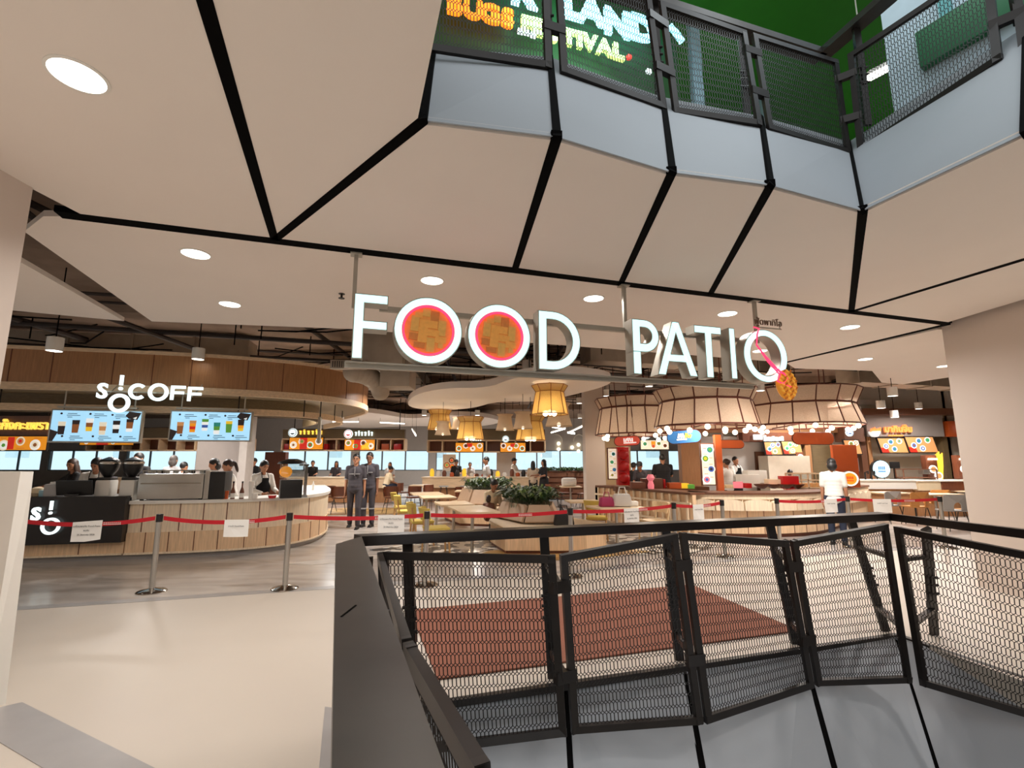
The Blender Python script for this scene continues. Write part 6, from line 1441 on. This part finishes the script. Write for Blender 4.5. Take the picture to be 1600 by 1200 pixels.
    if top is not None:
        for p, r in (((0, 0, .03), (.155, .115, .13)), ((0, 0, .10), (.15, .108, .12)), ((0, 0, .17), (.145, .103, .12)), ((0, -.003, .24), (.15, .106, .13)), ((0, -.005, .32), (.158, .112, .15))): T.ball(up(p), 1, tuple(x * (build if i < 2 else 1) + g for i, x in enumerate(r)), 16)
        cap_(T, sh[0] + V3(.03, 0, -.006), sh[1] - V3(.03, 0, .006), .058, .058); T.ball(up((0, 0, -.05)), 1, (.172 * build, .13, .10), 16)
        for s in (-1, 1): cap_(T, up((s * .035, .012, .475)), sh[(s + 1) // 2] + V3(-s * .02, 0, .0), .042, .056)
        for i in range(2):
            if sleeve == 'short': cap_(T, sh[i] + V3(0, 0, .0), sh[i].lerp(el[i], .75), .060, .056)
            else: cap_(T, sh[i], el[i], .060, .050); cap_(T, el[i], el[i].lerp(wr[i], .88 if sleeve == 'long' else .4), .050, .040)
        fin(T, 'shirt', top, .0125)
    if bottom is not None:
        T = MB(); T.ball(hips + V3(0, 0, .02), 1, (.168 * build, .125 * build, .12), 16)
        if skirt:
            T.cyl(hips, hips + (V3(0, -.35, -.05) if sit else V3(0, 0, -.40)), .17, .20, 18); T.ball(hips, .17)
        else:
            for i in range(2): cap_(T, hp[i], kn[i], .093, .068); cap_(T, kn[i], kn[i].lerp(an[i], .96), .068, .056)
        fin(T, 'skirt' if skirt else 'trousers', bottom, .0125)
    if shoes:
        for i in range(2):
            T = MB(); cap_(T, an[i] + V3(0, .03, -.035), an[i] + V3(0, -.15, -.045), .045, .036); T.box(an[i] + V3(0, -.06, -.07), (.085, .25, .02)); fin(T, 'shoe', SHOE, .0125, 1)
    T = MB(); hh = lambda c, r, n=16: T.merge_ball(HM @ Vector(c), HM, r, n)
    hh((0, .016, .036), (.085, .101, .102))
    if hair == 'long': hh((0, .055, -.08), (.088, .06, .15)); hh((0, .075, -.19), (.085, .045, .13)); hh((-.068, .01, -.06), (.026, .05, .12)); hh((.068, .01, -.06), (.026, .05, .12))
    if hair == 'tail': hh((0, .11, .03), (.045, .04, .045)); hh((.0, .145, -.06), (.036, .034, .12))
    if hair == 'bun': hh((0, .105, .055), (.052, .045, .05))
    if hair == 'bob': hh((0, .045, -.04), (.092, .075, .10))
    fin(T, 'hair', hm or HAIRB, .010 if near else .0125, 1)
    if cap is not None:
        T = MB(); T.merge_ball(HM @ Vector((0, .01, .062)), HM, (.094, .108, .082), 16); T.merge_ball(HM @ Vector((0, -.09, .055)), HM, (.07, .07, .012), 12); fin(T, 'cap', cap, .0125)
    if near:
        for s in (-1, 1): m = MB(); m.merge_ball(HM @ Vector((s * .031, -.0865, .012)), HM, (.010, .006, .006), 8); m.xf(SC).obj('eye', EYEM, root)
        m = MB()
        for s in (-1, 1): m.merge_ball(HM @ Vector((s * .032, -.0905, .032)), HM, (.017, .005, .004), 8)
        m.xf(SC).obj('eyebrow', HAIRB, root); m = MB(); m.merge_ball(HM @ Vector((0, -.097, -.052)), HM, (.019, .004, .005), 8); m.xf(SC).obj('mouth', LIP, root)
    if apron is not None:
        m = MB(); rows = []
        for z in (.42, .34, .24, .14, .02, -.12, -.28, -.42):
            w = .42 if z > .25 else .95; bulge = (.155 + g, .105 + g + .022) if z > 0 else (.175, .135)
            row = []
            for j in range(9):
                a = -PI / 2 + w * (j - 4) / 4
                q = Vector((bulge[0] * 1.05 * math.cos(a), bulge[1] * 1.12 * math.sin(a), z)); row.append(m.bm.verts.new(up(q) if z > 0 else hips + q))
            rows.append(row)
        for a, b in zip(rows, rows[1:]):
            for j in range(8): m.bm.faces.new((a[j], a[j + 1], b[j + 1], b[j]))
        bmesh.ops.solidify(m.bm, geom=m.bm.faces[:], thickness=.006)
        for s in (-1, 1): m.tube([up((s * .07, -.13, .42)), up((s * .06, -.06, .52)), up((s * .04, .05, .52))], .008, 5)
        m.xf(SC).obj('apron', apron, root)
    if extra: extra(root, k, up, (sh, el, wr), HM, SC, hips, kn, an)
    return root
def merge_ball(s, c, M, r, n=10):
    R3 = M.to_3x3().to_4x4(); R3.translation = Vector(c)
    bmesh.ops.create_uvsphere(s.bm, u_segments=n, v_segments=max(6, n * 2 // 3), radius=1, matrix=R3 @ Matrix.Diagonal((*r, 1))); return s
MB.merge_ball = merge_ball
def px(u, y, z=0): p = at_y(u, 740, y); return (p.x, p.y, z)
A_ = lambda l, r: ((0, 0, l), (0, 0, r))
def uniform_bits(root, k, up, wr, HM, SC, hips, kn, an):
    m = MB()
    for s in (-1, 1): m.box(up((s * .07, -.128, .30)), (.10, .012, .016))
    m.box(up((0, -.128, .36)), (.012, .012, .20)); m.xf(SC).obj('pocket_flap', CLG, root)
    for i, s in enumerate((-1, 1)):
        m = MB(); p, q = wr[0][i].lerp(wr[1][i], .86), wr[0][i].lerp(wr[1][i], .93); m.cyl(p, q, .058, n=16); m.xf(SC).obj('sleeve_band', CLG, root)
def knee_bands(root, k, up, wr, HM, SC, hips, kn, an):
    uniform_bits(root, k, up, wr, HM, SC, hips, kn, an)
    for q in kn: m = MB(); m.cyl(q - Vector((0, 0, .09)), q - Vector((0, 0, .065)), .073, n=16); m.xf(SC).obj('trouser_band', CLG, root)
def glasses(root, k, up, wr, HM, SC, hips, kn, an):
    uniform_bits(root, k, up, wr, HM, SC, hips, kn, an); m = MB()
    for s in (-1, 1): m.tube([HM @ Vector((s * .032 + .02 * math.cos(a), -.098, .012 + .015 * math.sin(a))) for a in [i * PI / 5 for i in range(10)]], .0025, 5, closed=True); m.tube([HM @ Vector((s * .053, -.096, .014)), HM @ Vector((s * .078, .0, .014))], .0025, 5)
    m.xf(SC).obj('glasses', BLKPL, root)
person('person in dark charcoal work uniform with glasses standing on the left of the pair', px(556, 12.0), .12, 1.78, arms=A_('d', 'd'), top=CG, bottom=CG, hair='short', near=True, build=1.03, step=.3, extra=glasses, skin=0)
person('person in dark charcoal uniform with pale knee bands standing on the right of the pair', px(577, 12.35), -.05, 1.82, arms=A_('d', 'd'), top=CG, bottom=CG, near=True, build=1.0, head=(.1, .12), extra=knee_bands, skin=2)
person('person in white shirt and jeans at the right belt resting a hand on the post', px(1300, 9.75), 2.5, 1.66, lean=.10, head=(.2, .25), arms=A_('d', 'd'), top=CW, bottom=CN, near=True, skin=0, hair='bob')
person('barista in white shirt and black apron working beside the juice dispenser', px(409, 9.9), .9, 1.62, lean=.12, head=(0, .25), arms=A_('w', 'f'), top=CW, sleeve='long', bottom=CB, apron=CB, near=True, hair='tail', skin=0)
person('barista in white shirt with ponytail turned left behind the syrup bottles', px(364, 9.75), -1.1, 1.64, lean=.14, head=(0, .2), arms=A_('w', 'w'), top=CW, sleeve='long', bottom=CB, apron=CB, near=True, hair='tail', hm=HAIRR)
person('barista in white with dark hair half hidden behind the other one', px(341, 10.3), -.9, 1.66, lean=.12, head=(0, .3), arms=A_('w', 'w'), top=CW, sleeve='long', bottom=CB, hair='bob', near=False)
person('barista in white shirt bending over the black cashier counter', px(152, 9.15), .5, 1.68, lean=.22, head=(-.3, .45), arms=A_('w', 'f'), top=CW, sleeve='long', bottom=CB, apron=CB, near=True, hair='short')
person('woman in black with long hair reaching left at the cashier counter', px(124, 9.7), -.55, 1.66, lean=.18, head=(.5, .1), arms=A_('o', 'f'), top=CB, sleeve='half', bottom=CB, near=True, hair='long', hm=HAIRR)
person('man in black T-shirt standing behind the coffee grinders', px(214, 10.6), .15, 1.78, head=(-.2, .1), arms=A_('d', 'w'), top=CB, bottom=CN, build=1.1, skin=0)
person('person with grey hair seen from behind over the espresso machine', px(269, 12.2), PI, 1.74, arms=A_('d', 'd'), top=CLG, bottom=CN, hair='bob', hm=HAIRG)
person('person with short black hair and white top right of the grey haired person', px(286, 12.0), PI - .3, 1.58, arms=A_('d', 'd'), top=CW, bottom=CB)
person('dark clothed person sitting far behind next to the white column', px(396, 17.0), -.4, 1.7, arms=A_('d', 'd'), top=CB, bottom=CB)
person('seated person in white and dark vest at the rear stall counter, left one', px(488, 20.7), .2, 1.62, arms=A_('f', 'f'), top=CB, bottom=CB, hair='short')
person('person in dark coat with long hair behind the rear stall counter', px(525, 20.7), .1, 1.6, arms=A_('f', 'f'), top=CG, bottom=CB, hair='long')
person('woman in cream top sitting at the end of the rear counter', px(604, 18.7, .15), 2.2, 1.62, pose='sit', lean=.25, head=(0, .3), arms=A_('f', 'f'), top=CC, bottom=CN, hair='bun')
person('girl with long hair behind the woman in the cream top', px(609, 21.5), 0, 1.55, arms=A_('d', 'd'), top=CLG, bottom=CN, hair='long', hm=HAIRR)
person('man in light grey shirt standing at the middle rear counter', px(760, 16.4), -1.3, 1.74, head=(0, .1), arms=A_('d', 'b'), top=CLG, bottom=CB, near=True)
person('woman in cream T-shirt sitting by the planter and leaning over', px(765, 10.9, 0), .7, 1.62, pose='sit', lean=.25, head=(0, .45), arms=A_('f', 'f'), top=CC, bottom=CBE, near=True, hair='bun', seat_z=.46)
person('small child with dark hair in front of the woman in cream', px(764, 10.3, 0), PI - .4, 1.0, pose='sit', arms=A_('d', 'f'), top=CHDARK, bottom=CB, hair='bob', hm=HAIRR, seat_z=.43)
person('cook in black T-shirt behind the middle rear counter', px(713, 21.0), 0, 1.66, lean=.05, arms=A_('f', 'f'), top=CB, bottom=CB, cap=CB)
person('person in pale shirt farther right behind the middle rear counter', px(734, 21.5), .2, 1.55, lean=.1, arms=A_('f', 'f'), top=CLG, bottom=CB)
person('cook in white at the right end of the middle rear stall', px(803, 20.85), 1.2, 1.72, arms=A_('f', 'f'), top=CW, bottom=CB, sleeve='long', cap=CB)
person('woman in beige top with long dark hair at the middle counter end', px(833, 18.6), PI, 1.6, arms=A_('f', 'f'), top=CBE, sleeve='long', bottom=CB, hair='long')
person('woman in black dress with long hair standing next to the partition', px(850, 18.2), -1.2, 1.66, arms=A_('f', 'w'), top=CB, bottom=CB, skirt=True, hair='long')
person('man in black T-shirt seen from behind in the kiosk kitchen', px(1036, 14.6), PI, 1.80, arms=A_('w', 'w'), top=CB, bottom=CB, build=1.3)
person('kitchen worker in black with cap left in the kiosk', px(989, 14.9), 2.6, 1.56, lean=.15, arms=A_('f', 'f'), top=CB, bottom=CB, cap=CB)
person('kitchen worker in dark T-shirt bending forward in the kiosk', px(1004, 14.3), -.6, 1.62, lean=.35, head=(0, .3), arms=A_('f', 'f'), top=CG, bottom=CB, cap=CB)
person('woman in white blouse with tied dark hair seen from behind in the kiosk', px(1136, 13.3), PI + .5, 1.66, arms=A_('w', 'w'), top=CW, sleeve='half', bottom=CB, hair='bun', build=1.1, hm=HAIRR)
person('cook in white with dark apron at the back of the kiosk', px(1150, 15.6), .4, 1.74, arms=A_('f', 'f'), top=CW, sleeve='long', bottom=CB, apron=CB)
person('person bending low behind the red box in the kiosk', px(1232, 14.4), -.4, 1.5, lean=.7, head=(0, .2), arms=A_('f', 'f'), top=REDP, bottom=CB, skin=2)

# ------------------------------------------------------------------ upper level seen over the void
DW = mat('dark green backdrop', (22, 70, 22), .7, var=.15, scale=2)
o = MB().slab([(-6, 6.3 - 6 * SL, 4.75), (2.75, 6.3 + 2.75 * SL, 4.75), (2.75, 6.3 + 2.75 * SL, 9.2), (-6, 6.3 - 6 * SL, 9.2)], (-.05, .2, 0)).obj('wall_upper', DW, smooth=0); struct(o, 'dark green upper level wall behind the glowing sign', 'wall')
o = MB().slab([(2.4, 12.5, 4.75), (14, 11.0, 4.75), (14, 11.0, 9.2), (2.4, 12.5, 9.2)], (0, .2, 0)).obj('wall_upper', mat('olive green wall', (70, 92, 22), .7, var=.1), smooth=0); struct(o)
poly_obj('ceiling', [(-10, 1.0), (3.6, 5.0), (14, 8.2), (14, 14), (-10, 14)], 9.2, 9.4, GREEN, 'bright green painted ceiling of the upper level', 'ceiling')
m = MB()
for k in range(24): m.box((2.5 + .35 * k, 12.3 - .045 * k, 7.4), (.06, .08, 3.4))
struct(m.obj('trim_11', mat('green slats', (58, 84, 22), .7), smooth=0), 'vertical green slats on the far upper wall', 'slats')
US = thing('neon_sign', 'glowing upper level sign with LAND above BUGS FESTIVAL', 'sign', (.8, 6.25, 7.5), EANG)
UF = plane_frame((0, 6.12, 0), EANG)
OR_ = mat('orange bulb letters', (255, 150, 40), .5, emit=2.2, ecol=(255, 120, 24), var=0); CY_ = mat('cyan lit letters', (190, 245, 255), .5, emit=2.6, ecol=(150, 236, 255), var=0); PALE = mat('pale green lit letters', (206, 236, 160), .5, emit=1.7, ecol=(190, 232, 120), var=0); RED_ = mat('red bug light', (255, 60, 50), .5, emit=1.6, var=0)
def usd(u, v):
    p = at_w(u, v, 6.12, SL); return ((p - Vector((0, 6.12, 0))).dot(E), p.z)
def uletters(s, px_, size, m_, name, bold=.02):
    for ch, (u, v) in zip(s, px_):
        x, z = usd(u, v); text(name, ch, size, m_, US, UF @ Matrix.Translation((x, z, .03)), .03, bold=bold)
uletters('BUGS', ((709, 12), (738, 19), (765, 26), (792, 33)), .385, OR_, 'lit_letter'); uletters('FESTIVAL', ((821, 43), (838, 47), (862, 57), (888, 63), (904, 67), (920, 71), (942, 78), (964, 85)), .345, PALE, 'lit_letter')
uletters('RLAND', ((815, -7), (893, 14), (922, 22), (963, 41), (1003, 50)), .60, CY_, 'lit_letter', .03)
x, z = usd(981, 92); MB().ball((x, z, .03), .045, n=12).xf(UF).obj('bug_light', RED_, US, world=True)
m = MB(); pts = [usd(*q) for q in ((1040, 52), (1046, 44), (1056, 56), (1064, 68))]; m.tube([(x, z, .03) for x, z in pts], .05, 6); m.xf(UF).obj('cyan_tail', CY_, US, world=True)
m = MB()
for u, v in ((812, 52), (822, 54), (832, 58), (1012, 114), (1028, 117), (1045, 121)): x, z = usd(u, v); m.box((x, z, .03), (.08, .06, .05))
m.xf(UF).obj('small_lights', FACEW, US, world=True)
lamp('AREA', 'neon sign glow', tuple(UF @ Vector((.9, 7.9, .5))), 26, (.6, .95, 1), 1.6, rot=(PI / 2, 0, EANG), size_y=.6)
for k, (u0, v0, u1, v1, y) in enumerate(((1285, 157, 1300, 145, 9.5), (1299, 165, 1312, 152, 9.5), (1352, 125, 1415, 92, 6.6))):
    a, b = at_y(u0, v0, y), at_y(u1, v1, y); t = thing('tube_light', ['left short white tube light on the upper level', 'right short white tube light on the upper level', 'long pale tube light on the upper level by the booth'][k], 'tube light', a)
    m = MB(); d = (b - a) * (1.6 if k < 2 else 1); m.bar(a, a + d, .16, .05); m.obj('diffuser', LED, t, world=True, smooth=0); m = MB(); m.bar(a + Vector((0, 0, .05)), a + d + Vector((0, 0, .05)), .2, .05); m.cyl(a, a + Vector((0, 0, 9.25 - a.z)), .01, n=5); m.obj('light_housing', WHITE, t, world=True, smooth=0)
for p in ((3.2, 7.6), (8, 9), (1.5, 9.6)): lamp('AREA', 'added green ceiling uplight', (*p, 6.6), 9, (.9, 1, .8), .8, rot=(PI, 0, 0))  # added upward lamps, they only brighten the green ceiling
for k, (x, y) in enumerate(((3.15, 7.4), (5.3, 9.2))):
    o = MB().box((x, y, 6.97), (.16, .16, 4.45)).obj('pale_column', mat('pale blue steel', (150, 180, 196), .5)); tag(o, ['pale blue slim column right of the glowing upper sign', 'second pale blue slim column near the upper railing corner'][k], 'column'); o['kind'] = 'structure'
BT = thing('booth_wall', 'pale blue booth wall with a dark green panel on the upper level', 'booth', (4.2, 4.4, 4.95))
a = at_y(1415, 128, 4.9); M = Matrix.Translation((4.25, 4.75, 4.95)) @ Matrix.Rotation(-1.05, 4, 'Z')
MB().box((.95, .1, 1.6), (2.1, .12, 3.2)).xf(M).obj('booth_panel', mat('booth pale blue', (196, 214, 226), .6), BT, world=True); MB().box((.75, .0, .95), (1.1, .12, .42), bev=.01).xf(M).obj('green_panel', mat('teal green panel', (30, 110, 66), .5), BT, world=True)
m = MB(); m.box((.45, .02, 1.3), (.10, .05, 1.0)); m.xf(M).obj('teal_stripe', mat('teal stripe', (110, 186, 190), .6), BT, world=True)
lamp('AREA', 'booth lamp', (3.9, 4.0, 8.6), 30, (.85, .95, 1), .5)
